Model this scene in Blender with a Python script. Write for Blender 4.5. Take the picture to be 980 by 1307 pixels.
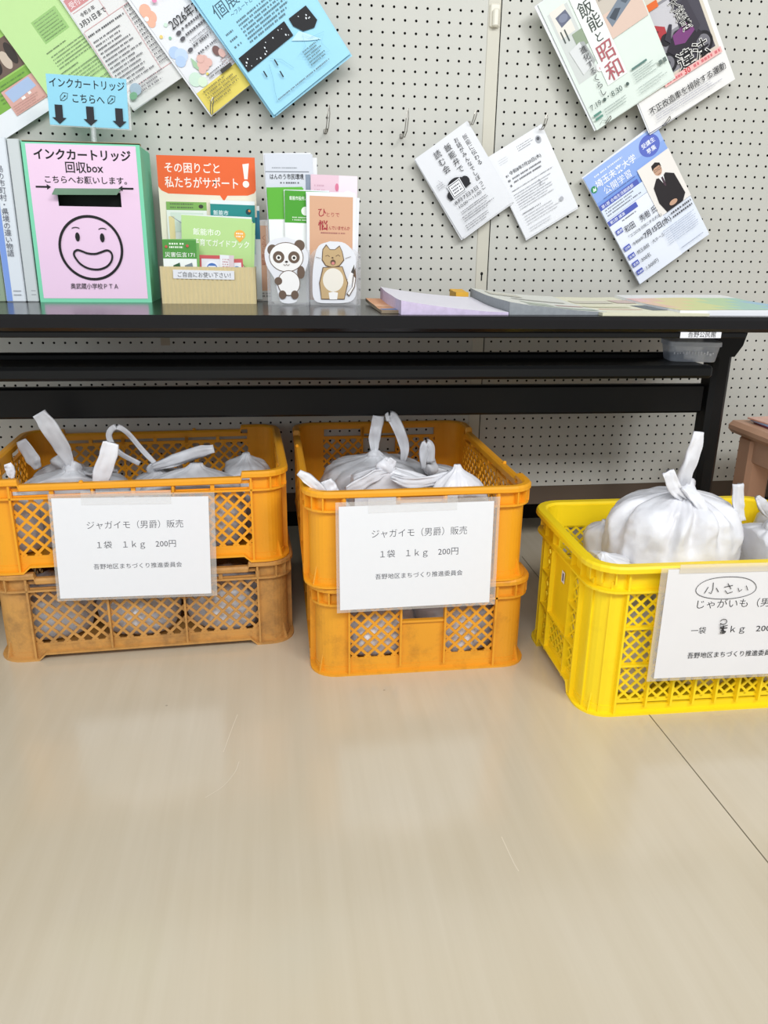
import bpy, math, random
from mathutils import Vector, Matrix, noise
for o in list(bpy.data.objects): bpy.data.objects.remove(o)
S = bpy.context.scene
COL = S.collection
R = math.radians

# ------------------------------------------------------------------ camera, world, lights, exposure
FPX, PITCH, ROLL, YAW, HC = 998.234, 0.3273, 0.0132, 0.1396, 0.825
WALL = 1.9975
def ray(px, py):
    u = (px - 490) / FPX; v = (py - 653.5) / FPX
    cr, sr = math.cos(ROLL), math.sin(ROLL)
    u, v = cr*u + sr*v, -sr*u + cr*v
    ct, st = math.cos(PITCH), math.sin(PITCH)
    yr = ct - st*v; z = -st - ct*v
    cy, sy = math.cos(YAW), math.sin(YAW)
    return Vector((cy*u + sy*yr, -sy*u + cy*yr, z))
def at(px, py, Y):
    d = ray(px, py); return Vector((0, 0, HC)) + d*(Y/d.y)
def atz(px, py, Z):
    d = ray(px, py); return Vector((0, 0, HC)) + d*((Z - HC)/d.z)
cd = bpy.data.cameras.new('camera'); cam = bpy.data.objects.new('camera', cd); COL.objects.link(cam)
right = (ray(491, 653.5) - ray(490, 653.5)).normalized()
up = (ray(490, 652.5) - ray(490, 653.5)).normalized()
fw = ray(490, 653.5).normalized()
cam.matrix_world = Matrix(((right.x, up.x, -fw.x, 0), (right.y, up.y, -fw.y, 0), (right.z, up.z, -fw.z, HC), (0, 0, 0, 1)))
cd.sensor_fit = 'VERTICAL'; cd.sensor_height = 36.0; cd.lens = 36.0*FPX/1307
cd.clip_start = 0.05
S.camera = cam

wd = bpy.data.worlds.new('world'); S.world = wd; wd.use_nodes = True
wd.node_tree.nodes['Background'].inputs[0].default_value = (0.93, 0.97, 1.0, 1)
wd.node_tree.nodes['Background'].inputs[1].default_value = 0.40

def area(name, loc, target, sx, sy, power, col=(1, 1, 1)):
    l = bpy.data.lights.new(name, 'AREA'); l.shape = 'RECTANGLE'; l.size = sx; l.size_y = sy; l.energy = power; l.color = col
    o = bpy.data.objects.new(name, l); COL.objects.link(o); o.location = loc
    o.rotation_euler = (Vector(target) - Vector(loc)).to_track_quat('-Z', 'Y').to_euler()
    return o
area('ceiling_light', (0.2, -1.35, 2.72), (0.2, 1.4, 0.5), 3.4, 0.7, 96, (0.97, 0.985, 1.0))
area('ceiling_light', (1.9, -1.1, 2.72), (0.5, 1.5, 0.6), 0.7, 0.7, 34, (0.97, 0.985, 1.0))
area('window_light', (-0.6, -2.8, 1.9), (0.2, 1.9, 0.5), 3.6, 1.8, 26, (0.92, 0.96, 1.0))
area('window_light', (-3.3, 0.3, 1.0), (-0.3, 1.9, 0.4), 1.4, 1.2, 26, (0.78, 0.88, 1.0))
S.view_settings.view_transform = 'Standard'
S.view_settings.look = 'None'
S.view_settings.exposure = -0.12
S.view_settings.gamma = 1.0
S.view_settings.use_curve_mapping = False

# ------------------------------------------------------------------ materials
def lin(h):
    if not isinstance(h, str): return tuple(h)
    h = h.lstrip('#'); r = [int(h[i:i+2], 16)/255 for i in (0, 2, 4)]
    return tuple(c/12.92 if c <= 0.04045 else ((c+0.055)/1.055)**2.4 for c in r)
MATS = {}
def mat(name, col, rough=0.6, var=0.06, scale=30, metal=0.0, spec=0.5, bump=0.0, bscale=200, trans=0.0):
    """procedural surface: Principled with a gentle noise variation of its own colour"""
    if name in MATS: return MATS[name]
    m = bpy.data.materials.new(name); m.use_nodes = True; nt = m.node_tree; N = nt.nodes; L = nt.links
    b = N['Principled BSDF']; c = lin(col)
    tc = N.new('ShaderNodeTexCoord')
    if var > 0:
        nz = N.new('ShaderNodeTexNoise'); nz.inputs['Scale'].default_value = scale; nz.inputs['Detail'].default_value = 4
        L.new(tc.outputs['Object'], nz.inputs['Vector'])
        mx = N.new('ShaderNodeMix'); mx.data_type = 'RGBA'
        mx.inputs[6].default_value = tuple(max(0, x*(1-var)) for x in c) + (1,)
        mx.inputs[7].default_value = tuple(min(1, x*(1+var)) for x in c) + (1,)
        L.new(nz.outputs['Fac'], mx.inputs[0]); L.new(mx.outputs[2], b.inputs['Base Color'])
    else:
        b.inputs['Base Color'].default_value = c + (1,)
    b.inputs['Roughness'].default_value = rough; b.inputs['Metallic'].default_value = metal
    b.inputs['Specular IOR Level'].default_value = spec
    if bump:
        n2 = N.new('ShaderNodeTexNoise'); n2.inputs['Scale'].default_value = bscale
        L.new(tc.outputs['Object'], n2.inputs['Vector'])
        bp = N.new('ShaderNodeBump'); bp.inputs['Strength'].default_value = bump; bp.inputs['Distance'].default_value = 0.001
        L.new(n2.outputs['Fac'], bp.inputs['Height']); L.new(bp.outputs['Normal'], b.inputs['Normal'])
    if trans:
        out = N['Material Output']; t = N.new('ShaderNodeBsdfTranslucent'); t.inputs[0].default_value = c + (1,)
        ms = N.new('ShaderNodeMixShader'); ms.inputs[0].default_value = trans
        L.new(b.outputs[0], ms.inputs[1]); L.new(t.outputs[0], ms.inputs[2]); L.new(ms.outputs[0], out.inputs[0])
    MATS[name] = m; return m
def ink(h, rough=0.55):
    return mat('ink_' + h.lstrip('#'), h, rough, 0.0, spec=0.3)
def clear(name, opac=0.10, col='#ffffff', rough=0.18, gloss=0.10):
    if name in MATS: return MATS[name]
    m = bpy.data.materials.new(name); m.use_nodes = True; nt = m.node_tree; N = nt.nodes; L = nt.links
    N.remove(N['Principled BSDF']); out = N['Material Output']
    tr = N.new('ShaderNodeBsdfTransparent'); gl = N.new('ShaderNodeBsdfGlossy'); gl.inputs['Roughness'].default_value = rough
    df = N.new('ShaderNodeBsdfDiffuse'); df.inputs[0].default_value = lin(col) + (1,)
    a = N.new('ShaderNodeMixShader'); a.inputs[0].default_value = gloss
    b = N.new('ShaderNodeMixShader'); 
    nz = N.new('ShaderNodeTexNoise'); nz.inputs['Scale'].default_value = 4
    mr = N.new('ShaderNodeMapRange'); mr.inputs[3].default_value = opac*0.85; mr.inputs[4].default_value = opac*1.15
    L.new(nz.outputs['Fac'], mr.inputs[0]); L.new(mr.outputs[0], b.inputs[0])
    L.new(tr.outputs[0], a.inputs[1]); L.new(gl.outputs[0], a.inputs[2])
    L.new(a.outputs[0], b.inputs[1]); L.new(df.outputs[0], b.inputs[2]); L.new(b.outputs[0], out.inputs[0])
    MATS[name] = m; return m

def crate_mat(name, base, dark, dirt, amount):
    """moulded plastic with its own scuffs and soil marks"""
    m = bpy.data.materials.new(name); m.use_nodes = True; nt = m.node_tree; N = nt.nodes; L = nt.links
    b = N['Principled BSDF']; tc = N.new('ShaderNodeTexCoord')
    n1 = N.new('ShaderNodeTexNoise'); n1.inputs['Scale'].default_value = 9; n1.inputs['Detail'].default_value = 6
    n2 = N.new('ShaderNodeTexNoise'); n2.inputs['Scale'].default_value = 26; n2.inputs['Detail'].default_value = 8; n2.inputs['Roughness'].default_value = 0.7
    for n in (n1, n2): L.new(tc.outputs['Object'], n.inputs['Vector'])
    m1 = N.new('ShaderNodeMix'); m1.data_type = 'RGBA'
    m1.inputs[6].default_value = lin(base) + (1,); m1.inputs[7].default_value = lin(dark) + (1,)
    L.new(n1.outputs['Fac'], m1.inputs[0])
    rp = N.new('ShaderNodeValToRGB'); rp.color_ramp.elements[0].position = 0.58 - amount*0.25; rp.color_ramp.elements[1].position = 0.80
    rp.color_ramp.elements[1].color = (min(1, amount*1.6),)*3 + (1,)
    L.new(n2.outputs['Fac'], rp.inputs[0])
    m2 = N.new('ShaderNodeMix'); m2.data_type = 'RGBA'; m2.inputs[7].default_value = lin(dirt) + (1,)
    L.new(rp.outputs[0], m2.inputs[0]); L.new(m1.outputs[2], m2.inputs[6]); L.new(m2.outputs[2], b.inputs['Base Color'])
    b.inputs['Roughness'].default_value = 0.42 + amount*0.25
    MATS[name] = m; return m

def bag_mat(name, col, trans, mott):
    m = bpy.data.materials.new(name); m.use_nodes = True; nt = m.node_tree; N = nt.nodes; L = nt.links
    b = N['Principled BSDF']; out = N['Material Output']; tc = N.new('ShaderNodeTexCoord')
    nz = N.new('ShaderNodeTexNoise'); nz.inputs['Scale'].default_value = 16; nz.inputs['Detail'].default_value = 2
    L.new(tc.outputs['Object'], nz.inputs['Vector'])
    mx = N.new('ShaderNodeMix'); mx.data_type = 'RGBA'; c = lin(col)
    mx.inputs[6].default_value = c + (1,); mx.inputs[7].default_value = (c[0]*(1-mott), c[1]*(1-mott*1.08), c[2]*(1-mott*1.1), 1)
    rp = N.new('ShaderNodeValToRGB'); rp.color_ramp.elements[0].position = 0.42; rp.color_ramp.elements[1].position = 0.62
    L.new(nz.outputs['Fac'], rp.inputs[0]); L.new(rp.outputs[0], mx.inputs[0]); L.new(mx.outputs[2], b.inputs['Base Color'])
    b.inputs['Roughness'].default_value = 0.33; b.inputs['Specular IOR Level'].default_value = 0.45
    n2 = N.new('ShaderNodeTexNoise'); n2.inputs['Scale'].default_value = 55; n2.inputs['Detail'].default_value = 5
    L.new(tc.outputs['Object'], n2.inputs['Vector'])
    bp = N.new('ShaderNodeBump'); bp.inputs['Strength'].default_value = 0.35; bp.inputs['Distance'].default_value = 0.004
    L.new(n2.outputs['Fac'], bp.inputs['Height']); L.new(bp.outputs['Normal'], b.inputs['Normal'])
    t = N.new('ShaderNodeBsdfTranslucent'); L.new(mx.outputs[2], t.inputs[0])
    ms = N.new('ShaderNodeMixShader'); ms.inputs[0].default_value = trans
    L.new(b.outputs[0], ms.inputs[1]); L.new(t.outputs[0], ms.inputs[2]); L.new(ms.outputs[0], out.inputs[0])
    MATS[name] = m; return m

def floor_mat():
    m = bpy.data.materials.new('linoleum'); m.use_nodes = True; nt = m.node_tree; N = nt.nodes; L = nt.links
    b = N['Principled BSDF']; tc = N.new('ShaderNodeTexCoord')
    mp = N.new('ShaderNodeMapping'); mp.inputs['Scale'].default_value = (26, 1.1, 1); mp.inputs['Rotation'].default_value = (0, 0, R(7))
    L.new(tc.outputs['Object'], mp.inputs['Vector'])
    n1 = N.new('ShaderNodeTexNoise'); n1.inputs['Scale'].default_value = 1.5; n1.inputs['Detail'].default_value = 7; n1.inputs['Roughness'].default_value = 0.6
    L.new(mp.outputs[0], n1.inputs['Vector'])
    n2 = N.new('ShaderNodeTexNoise'); n2.inputs['Scale'].default_value = 2.4; n2.inputs['Detail'].default_value = 3
    L.new(tc.outputs['Object'], n2.inputs['Vector'])
    r1 = N.new('ShaderNodeValToRGB'); r1.color_ramp.elements[0].position = 0.3; r1.color_ramp.elements[1].position = 0.72
    r1.color_ramp.elements[0].color = lin('#c9bca4') + (1,); r1.color_ramp.elements[1].color = lin('#d0c4ae') + (1,)
    L.new(n1.outputs['Fac'], r1.inputs[0])
    mx = N.new('ShaderNodeMix'); mx.data_type = 'RGBA'; mx.inputs[7].default_value = lin('#cdbd9f') + (1,)
    mr = N.new('ShaderNodeMapRange'); mr.inputs[1].default_value = 0.4; mr.inputs[2].default_value = 0.75; mr.inputs[4].default_value = 0.6
    L.new(n2.outputs['Fac'], mr.inputs[0]); L.new(mr.outputs[0], mx.inputs[0]); L.new(r1.outputs[0], mx.inputs[6])
    # sparse scuff specks
    vo = N.new('ShaderNodeTexVoronoi'); vo.inputs['Scale'].default_value = 7; vo.inputs['Randomness'].default_value = 1
    L.new(tc.outputs['Object'], vo.inputs['Vector'])
    lt = N.new('ShaderNodeMath'); lt.operation = 'LESS_THAN'; lt.inputs[1].default_value = 0.016
    L.new(vo.outputs['Distance'], lt.inputs[0])
    ml = N.new('ShaderNodeMath'); ml.operation = 'MULTIPLY'; ml.inputs[1].default_value = 0.40; L.new(lt.outputs[0], ml.inputs[0])
    m3 = N.new('ShaderNodeMix'); m3.data_type = 'RGBA'; m3.inputs[7].default_value = lin('#5e564a') + (1,)
    L.new(ml.outputs[0], m3.inputs[0]); L.new(mx.outputs[2], m3.inputs[6]); L.new(m3.outputs[2], b.inputs['Base Color'])
    mp2 = N.new('ShaderNodeMapRange'); mp2.inputs[3].default_value = 0.13; mp2.inputs[4].default_value = 0.20
    L.new(n1.outputs['Fac'], mp2.inputs[0]); L.new(mp2.outputs[0], b.inputs['Roughness'])
    b.inputs['Specular IOR Level'].default_value = 0.6
    MATS['linoleum'] = m; return m

PAPER = mat('white_paper', '#e8e9ec', 0.6, 0.015, 60, spec=0.3, trans=0.0)
BLACK_TOP = mat('black_melamine', '#141213', 0.2, 0.12, 40)
BLACK_METAL = mat('black_painted_steel', '#0b0c0d', 0.42, 0.15, 60, spec=0.3)
CHROME = mat('steel_wire', '#9a968e', 0.3, 0.1, 80, metal=0.9)
PEG = mat('pegboard_paint', '#c6c5bc', 0.5, 0.03, 9, bump=0.15, bscale=450)
SEAM = mat('seam_strip_paint', '#cdc9ba', 0.5, 0.03, 9)
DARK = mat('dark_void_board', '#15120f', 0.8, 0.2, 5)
BROWN = mat('brown_plinth', '#5b4d40', 0.6, 0.1, 12)
GLASSY = clear('clear_plastic', 0.10, gloss=0.12)
SLEEVE = clear('clear_sleeve', 0.22, '#e9e4dc', 0.35, 0.05)
TAPE = clear('cloudy_tape', 0.45, '#f0e6d2', 0.35, gloss=0.05)
CLOUDY = clear('cloudy_polypropylene', 0.55, '#d3d9e4', 0.25, gloss=0.10)
ORANGE = crate_mat('orange_plastic', '#f3aa20', '#ea9c1e', '#9a6224', 0.10)
ORANGE_MID = crate_mat('orange_plastic_used', '#eca62a', '#e29a26', '#8d5c26', 0.32)
ORANGE_OLD = crate_mat('orange_plastic_faded', '#d29a48', '#bd8b52', '#7f5f3c', 0.55)
YELLOW = crate_mat('yellow_plastic', '#ffe01c', '#fad514', '#b07a14', 0.10)
BAG = bag_mat('white_bag_film', '#f8f8fc', 0.16, 0.10)
BAG_GREY = bag_mat('grey_bag_film', '#dfe0e4', 0.18, 0.26)  # greyer and more strongly mottled film colour
WOOD = mat('brown_wood', '#c4977a', 0.45, 0.14, 14)

# ------------------------------------------------------------------ mesh builder
class MB:
    def __init__(s): s.v = []; s.f = []; s.m = []; s.mats = []
    def mi(s, m):
        if m not in s.mats: s.mats.append(m)
        return s.mats.index(m)
    def add(s, vs, fs, m):
        k = len(s.v); i = s.mi(m)
        s.v += [tuple(v) for v in vs]
        s.f += [tuple(k + j for j in f) for f in fs]; s.m += [i]*len(fs)
    def box(s, x0, x1, y0, y1, z0, z1, m, M=None):
        vs = [Vector((x, y, z)) for z in (z0, z1) for y in (y0, y1) for x in (x0, x1)]
        if M: vs = [M @ v for v in vs]
        s.add(vs, [(0, 2, 3, 1), (4, 5, 7, 6), (0, 1, 5, 4), (2, 6, 7, 3), (0, 4, 6, 2), (1, 3, 7, 5)], m)
    def bbox(s, x0, x1, y0, y1, z0, z1, m, b=0.004, M=None):
        """box with chamfered vertical and horizontal edges"""
        vs = []; idx = {}
        for ax in range(3):
            for sx in (0, 1):
                for sy in (0, 1):
                    for sz in (0, 1):
                        p = [x1 if sx else x0, y1 if sy else y0, z1 if sz else z0]
                        for k, sg in enumerate((sx, sy, sz)):
                            if k != ax: p[k] += -b if sg else b
                        idx[(ax, sx, sy, sz)] = len(vs); vs.append(Vector(p))
        fs = []
        def g(ax, *q): return idx[(ax,) + q]
        fs.append([g(0,1,0,0), g(0,1,1,0), g(0,1,1,1), g(0,1,0,1)]); fs.append([g(0,0,0,0), g(0,0,0,1), g(0,0,1,1), g(0,0,1,0)])
        fs.append([g(1,0,1,0), g(1,0,1,1), g(1,1,1,1), g(1,1,1,0)]); fs.append([g(1,0,0,0), g(1,1,0,0), g(1,1,0,1), g(1,0,0,1)])
        fs.append([g(2,0,0,1), g(2,1,0,1), g(2,1,1,1), g(2,0,1,1)]); fs.append([g(2,0,0,0), g(2,0,1,0), g(2,1,1,0), g(2,1,0,0)])
        for a in (0, 1):
            for c in (0, 1):
                fs.append([g(0,a,c,0), g(1,a,c,0), g(1,a,c,1), g(0,a,c,1)])
                fs.append([g(0,a,0,c), g(0,a,1,c), g(2,a,1,c), g(2,a,0,c)])
                fs.append([g(1,0,a,c), g(1,1,a,c), g(2,1,a,c), g(2,0,a,c)])
        for sx in (0, 1):
            for sy in (0, 1):
                for sz in (0, 1): fs.append([g(0,sx,sy,sz), g(1,sx,sy,sz), g(2,sx,sy,sz)])
        if M: vs = [M @ v for v in vs]
        s.add(vs, fs, m)
    def tube(s, pts, r, m, n=8, caps=True):
        pts = [Vector(p) for p in pts]; rings = []
        prev = None
        for i, p in enumerate(pts):
            t = (pts[min(i+1, len(pts)-1)] - pts[max(i-1, 0)]).normalized()
            a = prev if prev else (Vector((0, 0, 1)) if abs(t.z) < 0.9 else Vector((1, 0, 0)))
            a = (a - t*a.dot(t)).normalized(); prev = a; b = t.cross(a)
            rr = r[i] if isinstance(r, (list, tuple)) else r
            rings.append([p + (a*math.cos(2*math.pi*k/n) + b*math.sin(2*math.pi*k/n))*rr for k in range(n)])
        s.rings(rings, m, caps)
    def rings(s, rings, m, caps=True, closed=True):
        n = len(rings[0]); vs = [v for r in rings for v in r]; fs = []
        for i in range(len(rings)-1):
            for k in range(n if closed else n-1):
                fs.append((i*n+k, i*n+(k+1) % n, (i+1)*n+(k+1) % n, (i+1)*n+k))
        if caps: fs += [tuple(range(n-1, -1, -1)), tuple((len(rings)-1)*n + k for k in range(n))]
        s.add(vs, fs, m)
    def prism(s, poly, y0, y1, m, M=None):
        """polygon in x,z extruded in y"""
        n = len(poly); vs = [Vector((x, y0, z)) for x, z in poly] + [Vector((x, y1, z)) for x, z in poly]
        if M: vs = [M @ v for v in vs]
        fs = [tuple(range(n)), tuple(range(2*n-1, n-1, -1))] + [(i, i+n, (i+1) % n + n, (i+1) % n) for i in range(n)]
        s.add(vs, fs, m)
    def build(s, name, parent=None, loc=None, rot=None, smooth=False, bevel=0):
        me = bpy.data.meshes.new(name); me.from_pydata(s.v, [], s.f)
        for m in s.mats: me.materials.append(m)
        me.polygons.foreach_set('material_index', s.m)
        if smooth: me.polygons.foreach_set('use_smooth', [True]*len(s.f))
        me.update()
        o = bpy.data.objects.new(name, me); COL.objects.link(o)
        if parent: o.parent = parent
        if loc is not None: o.location = loc
        if rot is not None: o.rotation_euler = rot
        if bevel:
            b = o.modifiers.new('bevel', 'BEVEL'); b.width = bevel; b.segments = 2; b.limit_method = 'ANGLE'
        return o
def tag(o, label, cat, group=None):
    o['label'] = label; o['category'] = cat
    if group: o['group'] = group
    return o
def thing(name, label, cat, loc=(0, 0, 0), rot=(0, 0, 0), group=None):
    o = bpy.data.objects.new(name, None); COL.objects.link(o); o.location = loc; o.rotation_euler = rot; o.empty_display_size = 0.05
    return tag(o, label, cat, group)
def struct(o): o['kind'] = 'structure'; return o

# text as flat mesh
_tc = {}
def text2d(t, off):
    k = (t, off)
    if k not in _tc:
        c = bpy.data.curves.new('lettering', 'FONT'); c.body = t; c.size = 1; c.offset = off; c.resolution_u = 2
        o = bpy.data.objects.new('lettering', c); me = bpy.data.meshes.new_from_object(o)
        _tc[k] = ([(v.co.x, v.co.y) for v in me.vertices], [tuple(p.vertices) for p in me.polygons])
        bpy.data.objects.remove(o); bpy.data.curves.remove(c); bpy.data.meshes.remove(me)
    return _tc[k]

class Sheet:
    """a sheet of paper: local x right, z up, origin at its bottom left corner, print faces -y. Units inside: mm from the top left."""
    def __init__(s, w, h, paper=PAPER, t=0.8, seed=1):
        s.w, s.h = w, h; s.mb = MB(); s.t = t; s.k = 0; s.rng = random.Random(seed)
        s.mb.box(0, w/1000, -t/1000, 0, 0, h/1000, paper)
    def P(s, u, v, k): return (u/1000, -s.t/1000 - 0.00018*k, (s.h - v)/1000)
    def poly(s, pts, col):
        s.k += 1; m = ink(col) if isinstance(col, str) else col
        a = sum(pts[i][0]*pts[(i+1) % len(pts)][1] - pts[(i+1) % len(pts)][0]*pts[i][1] for i in range(len(pts)))
        if a > 0: pts = pts[::-1]
        s.mb.add([s.P(u, v, s.k) for u, v in pts], [tuple(range(len(pts)))], m)
    def rect(s, u, v, w, h, col): s.poly([(u, v), (u+w, v), (u+w, v+h), (u, v+h)], col)
    def ell(s, cu, cv, ru, rv, col, n=28): s.poly([(cu + ru*math.cos(2*math.pi*i/n), cv + rv*math.sin(2*math.pi*i/n)) for i in range(n)], col)
    def line(s, pts, wd, col, closed=False):
        """stroke of given width"""
        s.k += 1; m = ink(col); n = len(pts); L = []; Rr = []
        for i in range(n):
            a = Vector(pts[(i-1) % n] if closed or i > 0 else pts[i]); b = Vector(pts[(i+1) % n] if closed or i < n-1 else pts[i])
            t = (b - a); t = t.normalized() if t.length > 1e-9 else Vector((1, 0)); nn = Vector((-t.y, t.x))*wd/2; p = Vector(pts[i])
            L.append(p + nn); Rr.append(p - nn)
        vs = [s.P(q.x, q.y, s.k) for q in L + Rr]
        fs = [(i, (i+1) % n, n + (i+1) % n, n + i) for i in range(n if closed else n-1)]
        s.mb.add(vs, fs, m)
    def text(s, t, u, v, size, col, off=0.0, sx=1.0, rot=0.0, w=None):
        """baseline-left at u,v; w squeezes to a width"""
        s.k += 1; vs, fs = text2d(t, off)
        if not vs: return
        if w:
            x1 = max(a for a, b in vs); sx = w/(x1*size)
        c, sn = math.cos(rot), math.sin(rot)
        out = []
        for a, b in vs:
            x, y = a*size*sx, -b*size
            out.append(s.P(u + c*x - sn*y, v + sn*x + c*y, s.k))
        s.mb.add(out, fs, ink(col))
    def vtext(s, t, u, v, size, col, off=0.0, pitch=1.0):
        for i, ch in enumerate(t): s.text(ch, u, v + size*0.85 + i*size*pitch, size, col, off)
    def fake(s, u, v, w, rows, pitch, hgt, col, jag=0.35):
        """rows of print too small to read"""
        hgt *= 0.78; c_ = lin(col); col = "#%02x%02x%02x" % tuple(int(min(255, 255*(x**(1/2.2)*0.84 + 0.15))) for x in c_)
        for i in range(rows):
            x = 0; s.k += 1; e = w*(1 - jag*s.rng.random()); vs = []; fs = []
            while x < e:
                d = s.rng.uniform(0.55, 1.15)*hgt
                d = min(d, e - x); y = v + i*pitch
                q = [(u+x, y), (u+x, y+hgt), (u+x+d, y+hgt), (u+x+d, y)]
                k = len(vs); vs += [s.P(a, b, s.k) for a, b in q]; fs.append((k, k+1, k+2, k+3)); x += d + hgt*s.rng.choice((0.28, 0.35, 0.45, 0.45, 1.1))
            s.mb.add(vs, fs, ink(col))
    def build(s, name, parent=None, loc=None, rot=None): return s.mb.build(name, parent, loc, rot)

def cr(pts, n):
    """Catmull-Rom through points"""
    P = [Vector(p) for p in pts]; P = [P[0]*2 - P[1]] + P + [P[-1]*2 - P[-2]]; out = []
    for i in range(1, len(P)-2):
        for k in range(n):
            t = k/n; a, b, c, d = P[i-1:i+3]
            out.append(0.5*((2*b) + (c-a)*t + (2*a - 5*b + 4*c - d)*t*t + (3*b - a - 3*c + d)*t**3))
    out.append(P[-2]); return out
#==SETTING==
# ------------------------------------------------------------------ setting
PIT = 0.0254; ZR0 = 1.3325; C0L = 0.4917; C0R = 0.5546
def pegboard(name, c_lo, c_hi, x_zero, xa, xb, r_lo, r_hi):
    mb = MB(); n = 10; rad = 0.0029; v = []; f = []
    dep = 0.005
    for r in range(r_lo, r_hi+1):
        for c in range(c_lo, c_hi+1):
            x = x_zero + c*PIT; z = ZR0 - r*PIT; k = len(v); h = PIT/2
            # outer ring of the cell has n points along its square edge
            for i in range(n):
                a = 2*math.pi*(i + 0.5)/n; ca, sa = math.cos(a), math.sin(a); q = h/max(abs(ca), abs(sa))
                v.append((x + ca*rad, WALL, z + sa*rad)); v.append((x + ca*rad, WALL + dep, z + sa*rad)); v.append((x + ca*q, WALL, z + sa*q))
            cs = [(x+h, z+h), (x-h, z+h), (x-h, z-h), (x+h, z-h)]
            kc = len(v)
            for q in cs: v.append((q[0], WALL, q[1]))
            for i in range(n):
                j = (i+1) % n
                f.append((k+3*i, k+3*j, k+3*j+1, k+3*i+1))
                a0 = 2*math.pi*(i+0.5)/n; a1 = 2*math.pi*(i+1.5)/n
                corner = None
                for ci, ac in enumerate((math.pi/4, 3*math.pi/4, 5*math.pi/4, 7*math.pi/4, 9*math.pi/4)):
                    if a0 < ac < a1: corner = ci % 4
                if corner is None: f.append((k+3*i, k+3*i+2, k+3*j+2, k+3*j))
                else: f.append((k+3*i, k+3*i+2, kc+corner, k+3*j+2, k+3*j))
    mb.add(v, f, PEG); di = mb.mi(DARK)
    for q_ in range(0, len(f), 2): mb.m[q_] = di      # hardboard core of each hole, blackened so the hole's shade is in the colour
    zt = ZR0 - r_lo*PIT + PIT/2; zb = ZR0 - r_hi*PIT - PIT/2
    xl = x_zero + c_lo*PIT - PIT/2; xr = x_zero + c_hi*PIT + PIT/2
    if xa < xl: mb.add([(xa, WALL, zb), (xl, WALL, zb), (xl, WALL, zt), (xa, WALL, zt)], [(0, 1, 2, 3)], PEG)
    if xb > xr: mb.add([(xr, WALL, zb), (xb, WALL, zb), (xb, WALL, zt), (xr, WALL, zt)], [(0, 1, 2, 3)], PEG)
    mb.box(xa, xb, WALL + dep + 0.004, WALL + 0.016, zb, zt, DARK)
    return struct(mb.build(name))
pegboard('wall_back', -52, 0, C0L, C0L - 52.5*PIT, 0.5018, -16, 44)
pegboard('wall_back', 0, 42, C0R, 0.5365, C0R + 42.5*PIT, -16, 44)
mb = MB()
mb.bbox(0.5045, 0.5338, WALL - 0.002, WALL + 0.004, 0.202, ZR0 + 16.5*PIT, SEAM, 0.001)
mb.box(0.5005, 0.5378, WALL + 0.004, WALL + 0.012, 0.202, ZR0 + 16.5*PIT, DARK)
# keyhole slot of the partition post
kz = at(615, 352, WALL).z
mb.prism([(0.5195 + 0.0035*math.cos(a), kz + 0.005 + 0.0042*math.sin(a)) for a in [2*math.pi*i/12 for i in range(12)]], WALL - 0.0023, WALL - 0.0018, DARK)
mb.box(0.5178, 0.5212, WALL - 0.0023, WALL - 0.0018, kz - 0.012, kz + 0.004, DARK)
struct(mb.build('trim_1'))
mb = MB(); mb.box(C0L - 52.5*PIT, C0R + 42.5*PIT, WALL + 0.002, WALL + 0.022, 0.149, 0.2018, BROWN)
struct(mb.build('baseboard_back'))
mb = MB(); mb.box(-2.4, 2.8, 2.30, 2.33, 0, 1.75, DARK); struct(mb.build('wall_rear'))
mb = MB(); mb.box(-2.4, 2.8, -1.2, 2.33, -0.04, 0, floor_mat())
SEAMK = mat('floor_joint', '#6f6552', 0.6, 0.1, 20)
mb.box(0.6725, 0.6745, -1.2, 1.98, 0, 0.0002, SEAMK)
SCR = mat('floor_scuff', '#d9cdb8', 0.4, 0.05, 20)
for pts in ([(262, 1018), (285, 1003), (300, 985), (305, 972)], [(285, 960), (296, 930), (303, 912)], [(640, 1068), (655, 1100), (662, 1112)]):
    q = cr([atz(a, b, 0.0001) for a, b in pts], 5); w = 0.0007
    mb.rings([[p + Vector((-w, 0, 0)), p + Vector((w, 0, 0))] for p in q], SCR, caps=False, closed=False)
struct(mb.build('floor'))

#==TABLE==
# ------------------------------------------------------------------ folding table
TT = 0.703
TYF, TYB = 1.468, 1.972
TROT = R(-1.6)
tab = thing('folding_table', 'long black folding table standing against the pegboard with leaflets on top', 'table', (0.24, 1.72, 0), (0, 0, TROT))
mb = MB(); mb.bbox(-1.0, 0.84, -0.245, 0.245, TT - 0.030, TT, BLACK_TOP, 0.007); mb.build('tabletop', tab)
mb = MB(); mb.bbox(-0.99, 0.690, -0.238, -0.200, TT - 0.041, TT - 0.030, BLACK_METAL, 0.002); mb.box(-0.99, 0.690, 0.19, 0.23, TT - 0.041, TT - 0.030, BLACK_METAL); mb.build('apron', tab)
mb = MB()
mb.bbox(-0.985, 0.670, -0.172, -0.147, TT - 0.131, TT - 0.104, BLACK_METAL, 0.006); mb.build('shelf_rail', tab)
mb = MB(); mb.bbox(-0.985, 0.670, -0.040, -0.020, TT - 0.112, TT - 0.094, BLACK_METAL, 0.004); mb.build('shelf_rail', tab)
mb = MB(); mb.bbox(-0.98, 0.665, -0.147, -0.04, TT - 0.112, TT - 0.106, BLACK_METAL, 0.002); mb.build('shelf', tab)
mb = MB(); mb.bbox(-0.98, 0.745, -0.012, 0.012, TT - 0.237, TT - 0.170, BLACK_METAL, 0.005); mb.build('stretcher_beam', tab)
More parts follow.
